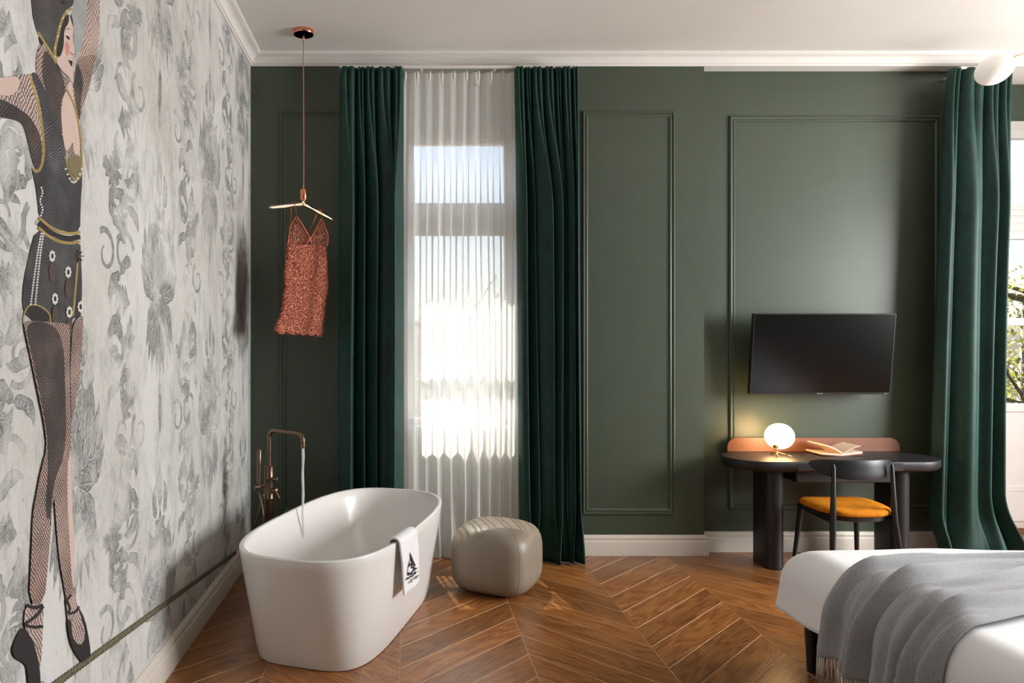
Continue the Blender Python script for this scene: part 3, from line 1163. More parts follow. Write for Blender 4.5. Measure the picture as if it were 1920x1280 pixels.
# bodice
shape('bodice', [(56, 140), (66, 134), (82, 165), (100, 205), (112, 240), (120, 274), (127, 312), (136, 338), (146, 338), (152, 318), (153, 340), (150, 380), (149, 438), (120, 434), (95, 424), (72, 406), (70, 385), (66, 350), (61, 330), (58, 312), (67, 323), (76, 316), (83, 288), (79, 225), (70, 178)], 1)
shape('mural_olive', [(126, 292), (152, 291), (152, 318), (146, 334), (138, 334), (129, 316)], 1)
stroke('mural_gold', [(54, 139), (66, 180), (77, 228), (82, 288), (76, 314), (68, 324), (60, 316)], 4.5)
stroke('mural_gold', [(124, 168), (136, 190), (145, 222), (151, 260), (153, 300), (152, 325), (145, 338), (137, 338), (129, 322), (121, 292)], 3)
for i in range(9):
    k = i / 8
    dot('mural_white', lerp(122, 152, k), 312 + 30 * sin(pi * (k * .9 + .05)), 2.2)
for i in range(11):
    dot('mural_white', 76 + 2.2 * sin(i), 352 + i * 5.2, 1.7, 2.2)
# skirt
shape('bodice', [(66, 428), (95, 447), (149, 452), (150, 480), (152, 520), (152, 560), (150, 596), (146, 604), (138, 592), (128, 612), (96, 606), (70, 600), (46, 592), (40, 572), (42, 530), (52, 480)], 1)
shape('mural_black', [(48, 580), (58, 572), (72, 575), (90, 588), (92, 600), (76, 606), (54, 600)])
stroke('mural_gold', [(42, 606), (42, 590), (50, 574), (60, 570), (76, 574), (92, 588), (94, 604)], 2.4)
stroke('mural_gold', [(71, 408), (95, 428), (125, 439), (149, 435)], 5)
stroke('mural_black', [(71, 418), (95, 438), (125, 448), (149, 444)], 9)
stroke('mural_gold', [(70, 426), (95, 448), (125, 457), (149, 453)], 5)
stroke('mural_gold', [(144, 492), (141, 530), (137, 575), (135, 592)], 3.2)
for i in range(27):
    k = i / 26
    x = lerp(78, 59, k ** .8)
    for s in (-1, 1):
        dot('mural_white', x + s * (2 + 2.2 * k), 438 + 132 * k, 2.0, 2.1)
for fx, fy in ((95, 480), (125, 510), (100, 560), (127, 585), (148, 575)):
    for q in range(8):
        a = q * pi / 4
        dot('mural_white', fx + 4.2 * cos(a), fy + 8 * sin(a), 2.0, 3.4)
    if fx < 140:
        shape('mural_brown', [(fx - 5, fy + 13), (fx + 5, fy + 13), (fx + 6, fy + 40), (fx, fy + 50), (fx - 6, fy + 40)])
for q in range(7):
    a = q * 2 * pi / 7
    stroke('mural_brown', [(145, 480), (145 + 9 * cos(a), 480 + 12 * sin(a))], 2, 0)
# legs
shape('net_mid', [(134, 604), (150, 588), (153, 600), (151, 640), (147, 700), (139, 752), (131, 795), (127, 730), (130, 650)])
shape('net_mid', [(88, 820), (130, 820), (131, 880), (131, 932), (134, 989), (136, 1078), (141, 1128), (126, 1150), (119, 1114), (106, 1040), (98, 930)])
shape('skin_plain', [(124, 850), (130, 835), (131, 932), (134, 989), (136, 1078), (138, 1104), (131, 1096), (126, 1000), (122, 930)])
shape('net_mid', [(40, 600), (94, 604), (122, 606), (129, 613), (128, 680), (130, 759), (130, 839), (118, 890), (95, 935), (92, 989), (87, 1048), (79, 1132), (50, 1132), (55, 1034), (58, 959), (65, 924), (72, 885), (84, 840), (80, 799), (70, 749), (60, 701), (50, 653), (44, 626)], 1)
shape('net_dark', [(42, 602), (94, 604), (116, 640), (118, 720), (121, 800), (117, 856), (96, 905), (90, 980), (80, 960), (84, 905), (88, 860), (84, 810), (74, 755), (64, 705), (52, 655)])
stroke('mural_black', [(86, 830), (87, 880), (88, 930), (91, 985)], 1.6)
stroke('mural_black', [(129, 615), (127, 690), (130, 790)], 1.4)
# shoes with ribbons
shape('net', [(44, 1132), (78, 1132), (76, 1180), (73, 1250), (66, 1250), (60, 1210), (40, 1175)], 1)
stroke('mural_black', [(46, 1134), (60, 1140), (77, 1134)], 7, 1)
stroke('mural_black', [(77, 1136), (68, 1150), (54, 1162), (40, 1170), (56, 1176), (77, 1174)], 6, 1)
shape('mural_black', [(39, 1172), (50, 1188), (60, 1206), (66, 1232), (72, 1262), (72, 1300), (50, 1300), (48, 1262), (44, 1243), (24, 1234), (17, 1218), (26, 1194)])
shape('net', [(119, 1114), (137, 1110), (142, 1138), (150, 1160), (157, 1190), (150, 1212), (138, 1206), (126, 1180), (122, 1150)], 1)
shape('mural_black', [(122, 1158), (130, 1164), (131, 1186), (136, 1202), (148, 1210), (156, 1196), (154, 1172), (144, 1144), (143, 1136), (156, 1160), (165, 1206), (167, 1236), (160, 1248), (148, 1240), (132, 1216), (124, 1186)], 1)
stroke('mural_black', [(130, 1114), (120, 1126), (128, 1140), (122, 1152), (140, 1146), (144, 1136)], 5, 1)
do = dancer.build('printed_dancer', [M[k] for k in DM], wall_left, recalc=False)
tag(do, 'dancer in black costume and fishnets printed on the wallpaper')

# printed rope that the dancer stands on
m = MB()
p0, p1 = Vector(on_wall(-60, 1400, .004)), Vector(on_wall(441, 1035, .004))
dv = p1 - p0
L = dv.length
n = 900
rings = []
ax = dv.normalized()
sd = Vector((1, 0, 0))
up = ax.cross(sd).normalized()
for i in range(n + 1):
    c = p0 + dv * (i / n)
    ph = i / n * L / .022 * 2 * pi
    r = .0125 + .0030 * sin(ph)
    rings.append([c + up * (r * cos(a)) + sd * (.35 * r * sin(a)) for a in [k * pi / 4 for k in range(8)]])
m.loft(rings, True, True)
tag(m.build('printed_rope', M['rope'], wall_left, smooth='full'), 'olive twisted rope running slantwise along the mural')

# ------------------------------------------------------------------ bathtub
TC, TA = Vector((-.290, 4.113)), radians(17.6)
TL, TW, TH = .843, .419, .565
ax_l = Vector((sin(TA), cos(TA)))
ax_w = Vector((cos(TA), -sin(TA)))


def tub_ring(a, b, n, z, seg=96):
    out = []
    for k in range(seg):
        t = 2 * pi * k / seg
        c, s = cos(t), sin(t)
        l = a * math.copysign(abs(s) ** (2 / n), s)
        w = b * math.copysign(abs(c) ** (2 / n), c)
        p = TC + ax_l * l + ax_w * w
        out.append((p.x, p.y, z))
    return out


def tub_out(s):
    """half length, half width, exponent of the outside at height fraction s"""
    q = s ** 1.12
    return lerp(.690, TL, q), lerp(.330, TW, q), lerp(4.2, 3.05, s)


tub = thing('bathtub', 'freestanding oval white bathtub with tapering sides', 'bathtub', (TC.x, TC.y, 0))
m = MB()
rings = [tub_ring(.66, .300, 4.2, .0)]
rings.append(tub_ring(.682, .322, 4.2, .004))
for k in range(1, 13):
    s = k / 12
    a, b, n = tub_out(s)
    rings.append(tub_ring(a, b, n, .012 + (TH - .018) * s))
rings.append(tub_ring(TL - .002, TW - .002, 3.05, TH - .002))
rings.append(tub_ring(TL - .006, TW - .006, 3.05, TH))
rings.append(tub_ring(TL - .018, TW - .018, 3.02, TH))
rings.append(tub_ring(TL - .023, TW - .023, 3.0, TH - .004))
for k in range(1, 11):
    s = k / 10
    rings.append(tub_ring(lerp(TL - .024, .60, s ** 1.25), lerp(TW - .024, .255, s ** 1.25), 2.95, lerp(TH - .008, .12, s)))
for a, b, z in ((.56, .20, .100), (.50, .16, .090), (.3, .09, .085), (.02, .01, .083)):
    rings.append(tub_ring(a, b, 2.6, z))
m.loft(rings, True, True)
m.build('basin', M['porc'], tub, smooth=50)
m = MB()
m.lathe((TC.x, TC.y, .084), [(.032, 0), (.032, .004), (.026, .006), (.004, .006)], 24)
m.build('drain_cover', M['gold'], tub, smooth=True)

# towel over the rim
def rim_pt(t):
    n = 3.05
    c, s = cos(t), sin(t)
    l = TL * math.copysign(abs(s) ** (2 / n), s)
    w = TW * math.copysign(abs(c) ** (2 / n), c)
    return TC + ax_l * l + ax_w * w


# find rim parameters for the towel's two edges (right-hand side, near end)
def rim_at(yw):
    best = min((abs(rim_pt(t).y - yw), t) for t in [-pi / 2 + k * pi / 2000 for k in range(2000)])
    return best[1]


tA, tB = rim_at(3.585), rim_at(3.805)
towel = thing('hand_towel', 'white terry hand towel with black emblem hung over the tub rim', 'towel', (rim_pt((tA + tB) / 2).x, rim_pt((tA + tB) / 2).y, .25))


def towel_pt(u, v, off=0.0):
    """u across (near to far), v along: 0 inside flap end .. 1 outside end"""
    t = lerp(tA, tB, u)
    p = rim_pt(t)
    e = rim_pt(t + .01) - rim_pt(t - .01)
    e.normalize()
    nrm = Vector((e.y, -e.x))
    if nrm.dot(p - TC) < 0:
        nrm = -nrm
    inl, outl = .05, .285
    tot = inl + .03 + outl
    d = v * tot
    r = .007 + off
    if d < inl:
        k = inl - d
        q, z = -.029 - r * 1.0 - k * .12, TH - k
    elif d < inl + .03:
        k = (d - inl) / .03
        a = pi * k
        q = -.0125 - cos(a) * (.0165 + r)
        z = TH + sin(a) * (.006 + r) + .001
    else:
        k = d - inl - .03
        q, z = .004 + r - .012 * sstep(0, .3, k) + .004 * sin(u * 7 + k * 9) * sstep(0, .1, k), TH - k
    slide = max(0, d - inl - .03) * .26
    p3 = p + nrm * q + e * slide * (1 if e.y > 0 else -1)
    return Vector((p3.x, p3.y, z))


m = MB()
m.grid(lambda u, v: towel_pt(u, v), 24, 60)
to = m.build('towel_cloth', M['towel'], towel, smooth='full')
sm = to.modifiers.new('thick', 'SOLIDIFY')
sm.thickness = .011
sm.offset = 1.0
to.modifiers.new('round', 'BEVEL').width = .004
# which side did solidify grow to? the emblem sits on whichever is outermost


def towel_mark(name, polys, mat):
    mm = MB()
    import mathutils
    for poly in polys:
        pts = [towel_pt(u, v, .0155) for u, v in poly]
        tris = mathutils.geometry.tessellate_polygon([[Vector((u, v, 0)) for u, v in poly]])
        mm.add(pts, [tuple(t) for t in tris])
    return mm.build(name, mat, towel, recalc=False)


def arc_band(cu, cv, ru, rv, a0, a1, w, n=12):
    a = [a0 + (a1 - a0) * k / n for k in range(n + 1)]
    return [(cu + (ru + w / 2) * cos(t), cv + (rv + w * .35) * sin(t)) for t in a] + [(cu + (ru - w / 2) * cos(t), cv + (rv - w * .35) * sin(t)) for t in reversed(a)]


sail = [[(.50, .42), (.56, .47), (.66, .58), (.76, .69), (.72, .69), (.62, .645), (.56, .58), (.51, .50)],
        [(.62, .66), (.70, .70), (.80, .735), (.86, .735), (.84, .75), (.70, .74), (.60, .68)],
        [(.60, .735), (.72, .735), (.72, .75), (.58, .75)],
        arc_band(.45, .655, .13, .045, radians(150), radians(400), .045), arc_band(.47, .70, .20, .055, radians(20), radians(200), .035),
        arc_band(.50, .60, .09, .03, radians(120), radians(260), .04), [(.47, .52), (.50, .53), (.49, .57), (.46, .56)],
        arc_band(.38, .69, .10, .035, radians(60), radians(220), .035)]
tag(towel_mark('emblem', sail, M['ink']), 'black sail-shaped embroidered emblem')
# small capitals below the emblem
STROKES = {'A': [((0, 0), (.5, 1)), ((.5, 1), (1, 0)), ((.2, .4), (.8, .4))], 'V': [((0, 1), (.5, 0)), ((.5, 0), (1, 1))], 'O': [((0, 0), (0, 1)), ((0, 1), (1, 1)), ((1, 1), (1, 0)), ((1, 0), (0, 0))],
           'R': [((0, 0), (0, 1)), ((0, 1), (1, 1)), ((1, 1), (1, .5)), ((1, .5), (0, .5)), ((.4, .5), (1, 0))], 'I': [((.5, 0), (.5, 1))], 'H': [((0, 0), (0, 1)), ((1, 0), (1, 1)), ((0, .5), (1, .5))],
           'T': [((.5, 0), (.5, 1)), ((0, 1), (1, 1))], 'E': [((0, 0), (0, 1)), ((0, 1), (1, 1)), ((0, .5), (.8, .5)), ((0, 0), (1, 0))], 'L': [((0, 1), (0, 0)), ((0, 0), (1, 0))], 'W': [((0, 1), (.25, 0)), ((.25, 0), (.5, .8)), ((.5, .8), (.75, 0)), ((.75, 0), (1, 1))]}


def letters(txt, u0, v0, w, h, gap, th):
    out = []
    for i, ch in enumerate(txt):
        ox = u0 + i * (w + gap)
        for (a, b) in STROKES.get(ch, []):
            x0, y0, x1, y1 = ox + a[0] * w, v0 - a[1] * h, ox + b[0] * w, v0 - b[1] * h
            dx, dy = x1 - x0, (y1 - y0) * 1.4
            l = max(1e-5, sqrt(dx * dx + dy * dy))
            nx, ny = -dy / l * th, dx / l * th * .7
            out.append([(x0 + nx, y0 + ny), (x1 + nx, y1 + ny), (x1 - nx, y1 - ny), (x0 - nx, y0 - ny)])
    return out


towel_mark('lettering', letters('AWORI', .30, .81, .085, .032, .035, .012), M['ink'])
towel_mark('lettering', letters('HOTEL', .34, .88, .085, .030, .04, .010), M['ink_grey'])
towel_mark('swash', [arc_band(.20, .79, .10, .02, radians(200), radians(330), .03)], M['ink'])

# ------------------------------------------------------------------ floor-standing bath filler
FX, FY = -.835, 4.50
fa = thing('bath_filler', 'aged brass floor-standing bath filler running water beside the tub', 'faucet', (FX, FY, 0))
m = MB()
m.lathe((FX, FY, 0), [(.055, 0), (.055, .006), (.030, .010)], 32)
m.build('floor_flange', M['brass'], fa, smooth=True)
m = MB()
m.lathe((FX, FY, .008), [(.0275, 0), (.0275, .575), (.0285, .577), (.0285, .583), (.0275, .585), (.0275, .70), (.0285, .702), (.0285, .706), (.0275, .708), (.0275, .781), (.024, .783)], 32)
m.build('column', M['brass'], fa, smooth=True)
sx, sy, ex, ey, zt = FX, FY, -.600, 4.316, 1.011
path = [(sx, sy, .78), (sx, sy, zt - .05)]
dxy = Vector((ex - sx, ey - sy, 0))
dn = dxy.normalized()
for k in range(1, 9):
    a = k / 8 * pi / 2
    path.append((sx + dn.x * .05 * (1 - cos(a)), sy + dn.y * .05 * (1 - cos(a)), zt - .05 + .05 * sin(a)))
e2 = Vector((ex, ey, 0))
path.append((ex - dn.x * .045, ey - dn.y * .045, zt))
for k in range(1, 9):
    a = k / 8 * pi / 2
    path.append((ex - dn.x * .045 + dn.x * .045 * sin(a), ey - dn.y * .045 + dn.y * .045 * sin(a), zt - .045 * (1 - cos(a))))
path.append((ex, ey, .927))
m = MB()
m.tube(path, .0135, 20)
m.build('spout', M['brass'], fa, smooth=50)
kd = Vector((.86, -.51, 0))
for z_, big in ((.712, False), (.640, True)):
    m = MB()
    r = .013 if not big else .017
    m.lathe((FX + kd.x * .024, FY + kd.y * .024, z_), [(r * .8, 0), (r * .8, .014), (r, .016), (r, .038), (r * .7, .042)], 20, kd)
    kb = m.build('control_knob', M['brass'], fa, smooth=True)
    if big:
        m = MB()
        b0 = Vector((FX, FY, z_)) + kd * .055
        m.tube([b0, b0 + Vector((.028, -.016, -.045))], [.004, .003], 10)
        m.build('lever', M['gold'], kb, smooth=True)
hx, hy = FX - .058, FY - .035
m = MB()
m.tube([(FX - .01, FY - .01, .675), (hx - .004, hy - .004, .668)], .0105, 14)
m.lathe((hx - .012, hy - .008, .664), [(.016, -.012), (.016, .02)], 16, (.8, .5, 0))
m.build('shower_holder', M['brass'], fa, smooth=50)
m = MB()
m.tube([(hx, hy, .635), (hx, hy, .66), (hx + .002, hy, .80), (hx + .004, hy, .894), (hx + .004, hy, .897)], [.009, .012, .0135, .0135, .011], 18)
m.build('hand_shower', M['brass'], fa, smooth=50)
m = MB()
pts = [(hx, hy, .636)]
for k in range(1, 31):
    s = k / 30
    pts.append((hx + .055 * sin(pi * s) * (1.0 - .2 * s) - .02 * s, hy - .05 * sin(pi * s), lerp(.636, .22, s)))
for k in range(1, 31):
    s = k / 30
    pts.append((hx - .02 - .035 * sin(pi * s) + .05 * s, hy + .01 * s, .22 + lerp(0, .40, s) - .05 * sin(pi * s)))
m.tube(pts, .0055, 8)
m.build('shower_hose', M['brass'], fa, smooth='full')

m = MB()
rings = []
for k in range(41):
    s = k / 40
    z = lerp(.928, .27, s)
    r = .0085 - .0025 * s + .0012 * sin(s * 26) * sin(s * 9)
    rings.append([(ex + .0015 * sin(s * 19) + r * cos(2 * pi * j / 12), ey + r * sin(2 * pi * j / 12) * (1 + .2 * sin(s * 31)), z) for j in range(12)])
m.loft(rings, True, True)
tag(m.build('water_stream', M['water'], None, smooth='full'), 'thin stream of water falling from the spout into the tub', 'water')

# ------------------------------------------------------------------ copper pendant with hanger-shaped bulb
PX, PY = -.674, 4.88
pend = thing('pendant_lamp', 'copper pendant lamp with a glowing coat-hanger glass bulb', 'lamp', (PX, PY, ZC))
m = MB()
m.lathe((PX, PY, ZC), [(.066, 0), (.068, -.002), (.068, -.026), (.066, -.028)], 40, cap0=True, cap1=False)
m.build('ceiling_canopy', M['copper'], pend, smooth=50)
m = MB()
m.lathe((PX, PY, ZC - .0265), [(.0665, 0), (.002, 0)], 40)
m.build('canopy_plate', M['dark_under'], pend)
m = MB()
m.lathe((PX, PY, ZC - .027), [(.0065, 0), (.0065, -.032), (.004, -.036)], 16)
m.build('cord_grip', M['copper'], pend, smooth=50)
m = MB()
pts = [(PX + .0012 * sin(z * 5), PY, z) for z in [lerp(ZC - .06, 2.585, k / 40) for k in range(41)]]
m.tube(pts, .0032, 8)
m.build('cord', M['cord'], pend, smooth='full')
ZH = 2.481
m = MB()
m.lathe((PX, PY, 2.60), [(.004, .012), (.005, 0), (.005, -.014), (.021, -.018), (.0225, -.020), (.0225, -.088), (.021, -.090), (.008, -.091)], 28)
m.build('socket', M['copper'], pend, smooth=50)
hp, hq, hb = .185, .240, .070


def hang_pt(t, dz=0.0):
    """t from -1 (left end, towards the camera) to 1 (right end)"""
    soft = sqrt(t * t + .004) - sqrt(.004)
    return Vector((PX + hp * t, PY + hq * t, ZH - hb * soft + dz))


m = MB()
pts = [hang_pt(-1 + 2 * k / 40) for k in range(41)]
rr = [.0165] * 41
rr[0], rr[1], rr[39], rr[40] = .006, .014, .014, .006
m.tube(pts, rr, 16)
m.build('glass_bulb', M['bulb_glass'], pend, smooth='full')
m = MB()
m.lathe((PX, PY, ZH), [(.013, .004), (.0135, .03), (.012, .032)], 18)
m.build('glass_neck', M['bulb_glass'], pend, smooth=True)
for s_ in (-1, 1):
    m = MB()
    m.tube([hang_pt(0, .02), hang_pt(.06 * s_, -.003), hang_pt(.5 * s_, .004), hang_pt(.92 * s_, -.002)], .0011, 6)
    m.tube([hang_pt(.92 * s_, -.002), hang_pt(.55 * s_, -.007), hang_pt(.08 * s_, .006)], .0011, 6)
    m.build('filament', M['filament'], pend, smooth='full')

# ------------------------------------------------------------------ copper knit dress on the hanger
dress = thing('copper_dress', 'small copper wire-knit slip dress hung from the glass hanger', 'dress', (PX, PY, 1.55))
hd = Vector((hp, hq, 0)).normalized()
hn = Vector((hd.y, -hd.x, 0))            # towards the camera side


def dr(px, py, off=0.0):
    k = (px - CX) / F
    t = (k * PY - PX) / (hp - k * hq)
    y = PY + hq * t
    p = Vector((PX + hp * t, y, H - (py - CY) * y / F))
    return p + hn * off


rows = [(459, 538, 612), (470, 536, 612), (490, 534, 613), (510, 533, 615), (530, 532, 615), (550, 531, 614), (570, 530, 611), (590, 523, 608), (608, 517, 607), (622, 513, 606), (627, 514, 605)]


def dress_pt(u, v):
    q = v * (len(rows) - 1)
    j = min(int(q), len(rows) - 2)
    f = q - j
    y = lerp(rows[j][0], rows[j + 1][0], f)
    a, b = lerp(rows[j][1], rows[j + 1][1], f), lerp(rows[j][2], rows[j + 1][2], f)
    th = 2 * pi * u
    mid, half = (a + b) / 2, (b - a) / 2
    px = mid - half * cos(th)
    d = .030 * sin(th) + .006 * sin(px * .16 + y * .02) * (1 if sin(th) > 0 else -1) * abs(sin(th))
    hem = (3 * (px - 560) / 45 + 2 * sin(px * .35)) * sstep(.85, 1, v)
    return dr(px + .8 * sin(y * .12), y + hem, d)


m = MB()
rings = [[dress_pt(k / 72, j / 48) for k in range(72)] for j in range(49)]
m.loft(rings)
m.build('knit_body', M['knit'], dress, smooth='full')
for cup in ([(555, 404), (541, 424), (537, 462), (570, 462), (579, 448)], [(602, 409), (612, 440), (612, 462), (584, 462), (578, 449)]):
    m = MB()
    apex, lo_o, lo_b, lo_i, lo_c = cup
    def cp(u, v, apex=apex, a=lo_o, b=lo_b, c=lo_i, d=lo_c):
        # outer edge apex->a->b, inner edge apex->d->c
        o_ = (lerp(apex[0], a[0], v * 2), lerp(apex[1], a[1], v * 2)) if v < .5 else (lerp(a[0], b[0], v * 2 - 1), lerp(a[1], b[1], v * 2 - 1))
        i_ = (lerp(apex[0], d[0], v * 1.3), lerp(apex[1], d[1], v * 1.3)) if v < .77 else (lerp(d[0], c[0], (v - .77) / .23), lerp(d[1], c[1], (v - .77) / .23))
        return dr(lerp(o_[0], i_[0], u), lerp(o_[1], i_[1], u), .032 * sin(pi * (.15 + .7 * u)) * sin(pi * (.05 + .75 * v)))
    m.grid(cp, 14, 18)
    m.build('cup', M['knit_open'], dress, smooth='full')
    m = MB()
    m.tube([cp(0, k / 16) for k in range(17)], .0035, 6)
    m.tube([cp(1, k / 16) for k in range(17)], .0045, 6)
    m.build('cup_edge', M['copper_wire'], dress, smooth='full')
for t_, fr, bk in ((-.32, (555, 404), (552, 458)), (.50, (602, 409), (581, 449))):
    top = hang_pt(t_)
    m = MB()
    a, b = dr(*fr, .006), dr(*bk, -.03)
    arc = [top + hn * (.020 * cos(q)) + Vector((0, 0, .020 * sin(q))) for q in [pi * k / 8 for k in range(9)]]
    m.tube([a] + arc + [b], .003, 6)
    m.build('strap', M['copper_wire'], dress, smooth='full')

# ------------------------------------------------------------------ curtains
def curtain_pts(x0t, x1t, x0b, x1b, yc, zt, zb, ridges, amp, seed):
    """ridges: list of (relative width, height, lean) from left to right; cusped valleys in between"""
    rnd = random.Random(seed)
    ph = [rnd.uniform(0, 6.28) for _ in range(24)]
    n = len(ridges)
    tot = sum(r[0] for r in ridges)

    def fn(u, v):
        # v 0 top, 1 bottom; valley positions wander a little on the way down
        g = sstep(.02, .30, v)
        cum = [0.0]
        for i, r in enumerate(ridges):
            cum.append(cum[-1] + r[0] / tot)
        bd = [c + (.022 * sin(2.1 * v + ph[i]) + .012 * sin(5.3 * v + ph[i + 9])) * g if 0 < i < n else c for i, c in enumerate(cum)]
        j = n - 1
        for i in range(n):
            if u <= bd[i + 1] + 1e-9:
                j = i
                break
        f = max(0.0, min(1.0, (u - bd[j]) / max(1e-6, bd[j + 1] - bd[j])))
        w_, h_, lean = ridges[j]
        body = sin(pi * f) ** .62 * h_ * (1 + .18 * sin(3.1 * v + ph[j + 5]))
        body += .16 * sin(3 * pi * f + ph[j + 3]) * sin(pi * f) * (.4 + .6 * v)
        q = (f * 2) % 1.0
        top = .24 * sin(pi * q) ** .9 + .30 * h_ * sin(pi * f)
        hgt = lerp(top, body, g)
        x = lerp(lerp(x0t, x0b, v ** .7), lerp(x1t, x1b, v ** .7), u)
        x += lean * amp * sin(pi * f) ** 1.2 * g
        return x, yc + amp * .5 - amp * hgt, lerp(zt, zb, v), u, v
    return fn


def curtain_rail(name, x0, x1, y, z, label):
    mm = MB()
    mm.box(x0, x1, y - .012, y + .012, z, z + .018, bev=.003)
    o = thing(name, label, 'curtain rail', ((x0 + x1) / 2, y, z))
    mm.build('rail', M['frame'], o)
    for k in range(4):
        xx = lerp(x0 + .06, x1 - .06, k / 3)
        b = MB()
        b.box(xx - .01, xx + .01, y + .011, (YB if x1 < 3 else YR), z + .001, z + .012)
        b.build('bracket', M['frame'], o)
    return o


CZ = 3.505
curtain_rail('curtain_rail', -.455, 1.235, 5.150, CZ - .006, 'white curtain rail above the window')
curtain_rail('curtain_rail', 3.96, 4.33, 5.17, CZ - .006, 'short white curtain rail above the balcony door curtain')

# left velvet drape
cu = thing('velvet_curtain', 'dark green velvet curtain left of the sheer, behind the pendant dress', 'curtain', (-.23, 5.14, .0))
fn = curtain_pts(-.458, .0, -.475, .004, 5.118, CZ, .006, [(1.25, 1.0, .35), (.55, .7, .3), (.75, .85, .5), (1.2, .75, .7), (.75, 1.05, -.2)], .12, 11)
m = MB()
m.grid(lambda u, v: fn(u, v)[:3], 230, 70)
o = m.build('drape', M['velvet'], cu, smooth='full')
o.modifiers.new('t', 'SOLIDIFY').thickness = .003
# right velvet drape
cu = thing('velvet_curtain', 'dark green velvet curtain right of the sheer, behind the pouf', 'curtain', (1.02, 5.14, .0))
fn2 = curtain_pts(.787, 1.243, .822, 1.268, 5.118, CZ, .006, [(.8, 1.05, .1), (.5, .65, .3), (1.0, .85, .6), (.9, .9, .5), (.55, .7, .3), (.8, .95, .2), (.6, .8, 0)], .12, 23)


def bottom_kick(x, y, z, u, v):
    k = sstep(.88, 1, v)
    return (x + k * .025 * sin(u * 21), y - k * (.020 + .02 * sin(u * 17)), z)


m = MB()
m.grid(lambda u, v: bottom_kick(*fn2(u, v)), 230, 80)
o = m.build('drape', M['velvet'], cu, smooth='full')
o.modifiers.new('t', 'SOLIDIFY').thickness = .003
# door drape: puddles on the floor
cu = thing('velvet_curtain', 'dark green velvet curtain puddling on the floor beside the balcony door', 'curtain', (4.05, 5.14, .0))
fn3 = curtain_pts(3.905, 4.345, 3.755, 4.235, 5.14, CZ, .012, [(.8, .6, .1), (1.9, 1.05, .3), (1.0, .8, .2), (.9, .9, .1)], .125, 37)


def puddle(x, y, z, u, v):
    k = sstep(.90, 1, v)
    kk = sstep(.86, .985, v) * (u ** 2)
    return (x + k * .03 * sin(u * 15 + 1) + kk * .14, y - k * (.05 + .04 * sin(u * 9 + 2)), z + .02 * k * (1 + sin(u * 23)) * .5)


m = MB()
m.grid(lambda u, v: puddle(*fn3(u, v)), 220, 90)
o = m.build('drape', M['velvet'], cu, smooth='full')
o.modifiers.new('t', 'SOLIDIFY').thickness = .003

# sheer with pinch pleats
sh = thing('sheer_curtain', 'white sheer voile curtain with pinch pleats across the window', 'curtain', (.40, 5.235, .0))
SX0, SX1 = -.03, .84
NP = 10


def sheer_fn(u, v):
    phi = 2 * pi * u * NP
    wob = (.9 * sin(1.9 * v + u * 5) + .6 * sin(3.3 * v + u * 11 + 1)) * sstep(.05, .8, v)
    reg = 1 + .5 * sin(u * 9 + 2) + .3 * sin(u * 23)
    a = (.012 + .026 * sstep(.03, .35, v)) * reg
    s = sin(phi + wob)
    x = lerp(SX0, SX1, u) + .016 * sin(2 * (phi + wob)) * sstep(.04, .3, v)
    flare = sstep(.86, 1, v)
    y = 5.225 - a * s - flare * .02 * sin(phi * .5)
    return x + flare * .012 * sin(phi * .7), y, lerp(CZ - .014, .004, v)


m = MB()
m.grid(sheer_fn, 330, 60)
m.build('voile', M['sheer'], sh, smooth='full')
m = MB()
m.grid(lambda u, v: (sheer_fn(u, lerp(.958, .9995, v))[0], sheer_fn(u, lerp(.958, .9995, v))[1] - .002, sheer_fn(u, lerp(.958, .9995, v))[2]), 330, 3)
m.build('hem', M['sheer'], sh, smooth='full')
m = MB()
m.grid(lambda u, v: (sheer_fn(u, v * .022)[0], sheer_fn(u, v * .022)[1] - .003, sheer_fn(u, v * .022)[2]), 330, 2)
m.build('heading_tape', M['sheer'], sh, smooth='full')
for k in range(10):
    xx = lerp(SX0 + .04, SX1 - .04, k / 9)
    m = MB()
    for q in (-1, 0, 1):
        m.tube([(xx + q * .006, 5.184 - (.006 if q == 0 else 0), CZ - .016), (xx + q * .006, 5.184 - (.006 if q == 0 else 0), CZ - .05), (xx + q * .0035, 5.19, CZ - .088), (xx + q * .006, 5.197, CZ - .12)], [.0035, .0045, .003, .001], 8)
    m.build('pinch_pleat', M['hem'], sh, smooth='full')

# ------------------------------------------------------------------ leather pouf
pf = thing('pouf', 'taupe leather cube pouf with rounded edges beside the tub', 'pouf', (.595, 4.60, 0))
PC, PA = Vector((.593, 4.60)), radians(-27)


def pouf_dir(th, ph):
    """superellipsoid direction"""
    e1, e2 = .52, .58
    f = lambda w, e: math.copysign(abs(w) ** e, w)
    return f(cos(ph), e1) * f(cos(th), e2), f(cos(ph), e1) * f(sin(th), e2), f(sin(ph), e1)


def pouf_pt(th, ph, k=1.0):
    x, y, z = pouf_dir(th, ph)
    x, y = x * .262 * k, y * .262 * k
    zz = .205 + z * .205 * (k if z > 0 else 1)
    if z > .6:
        zz += .012 * (1 - (x * x + y * y) / .09)
    return Vector((PC.x + x * cos(PA) - y * sin(PA), PC.y + x * sin(PA) + y * cos(PA), max(0, zz)))


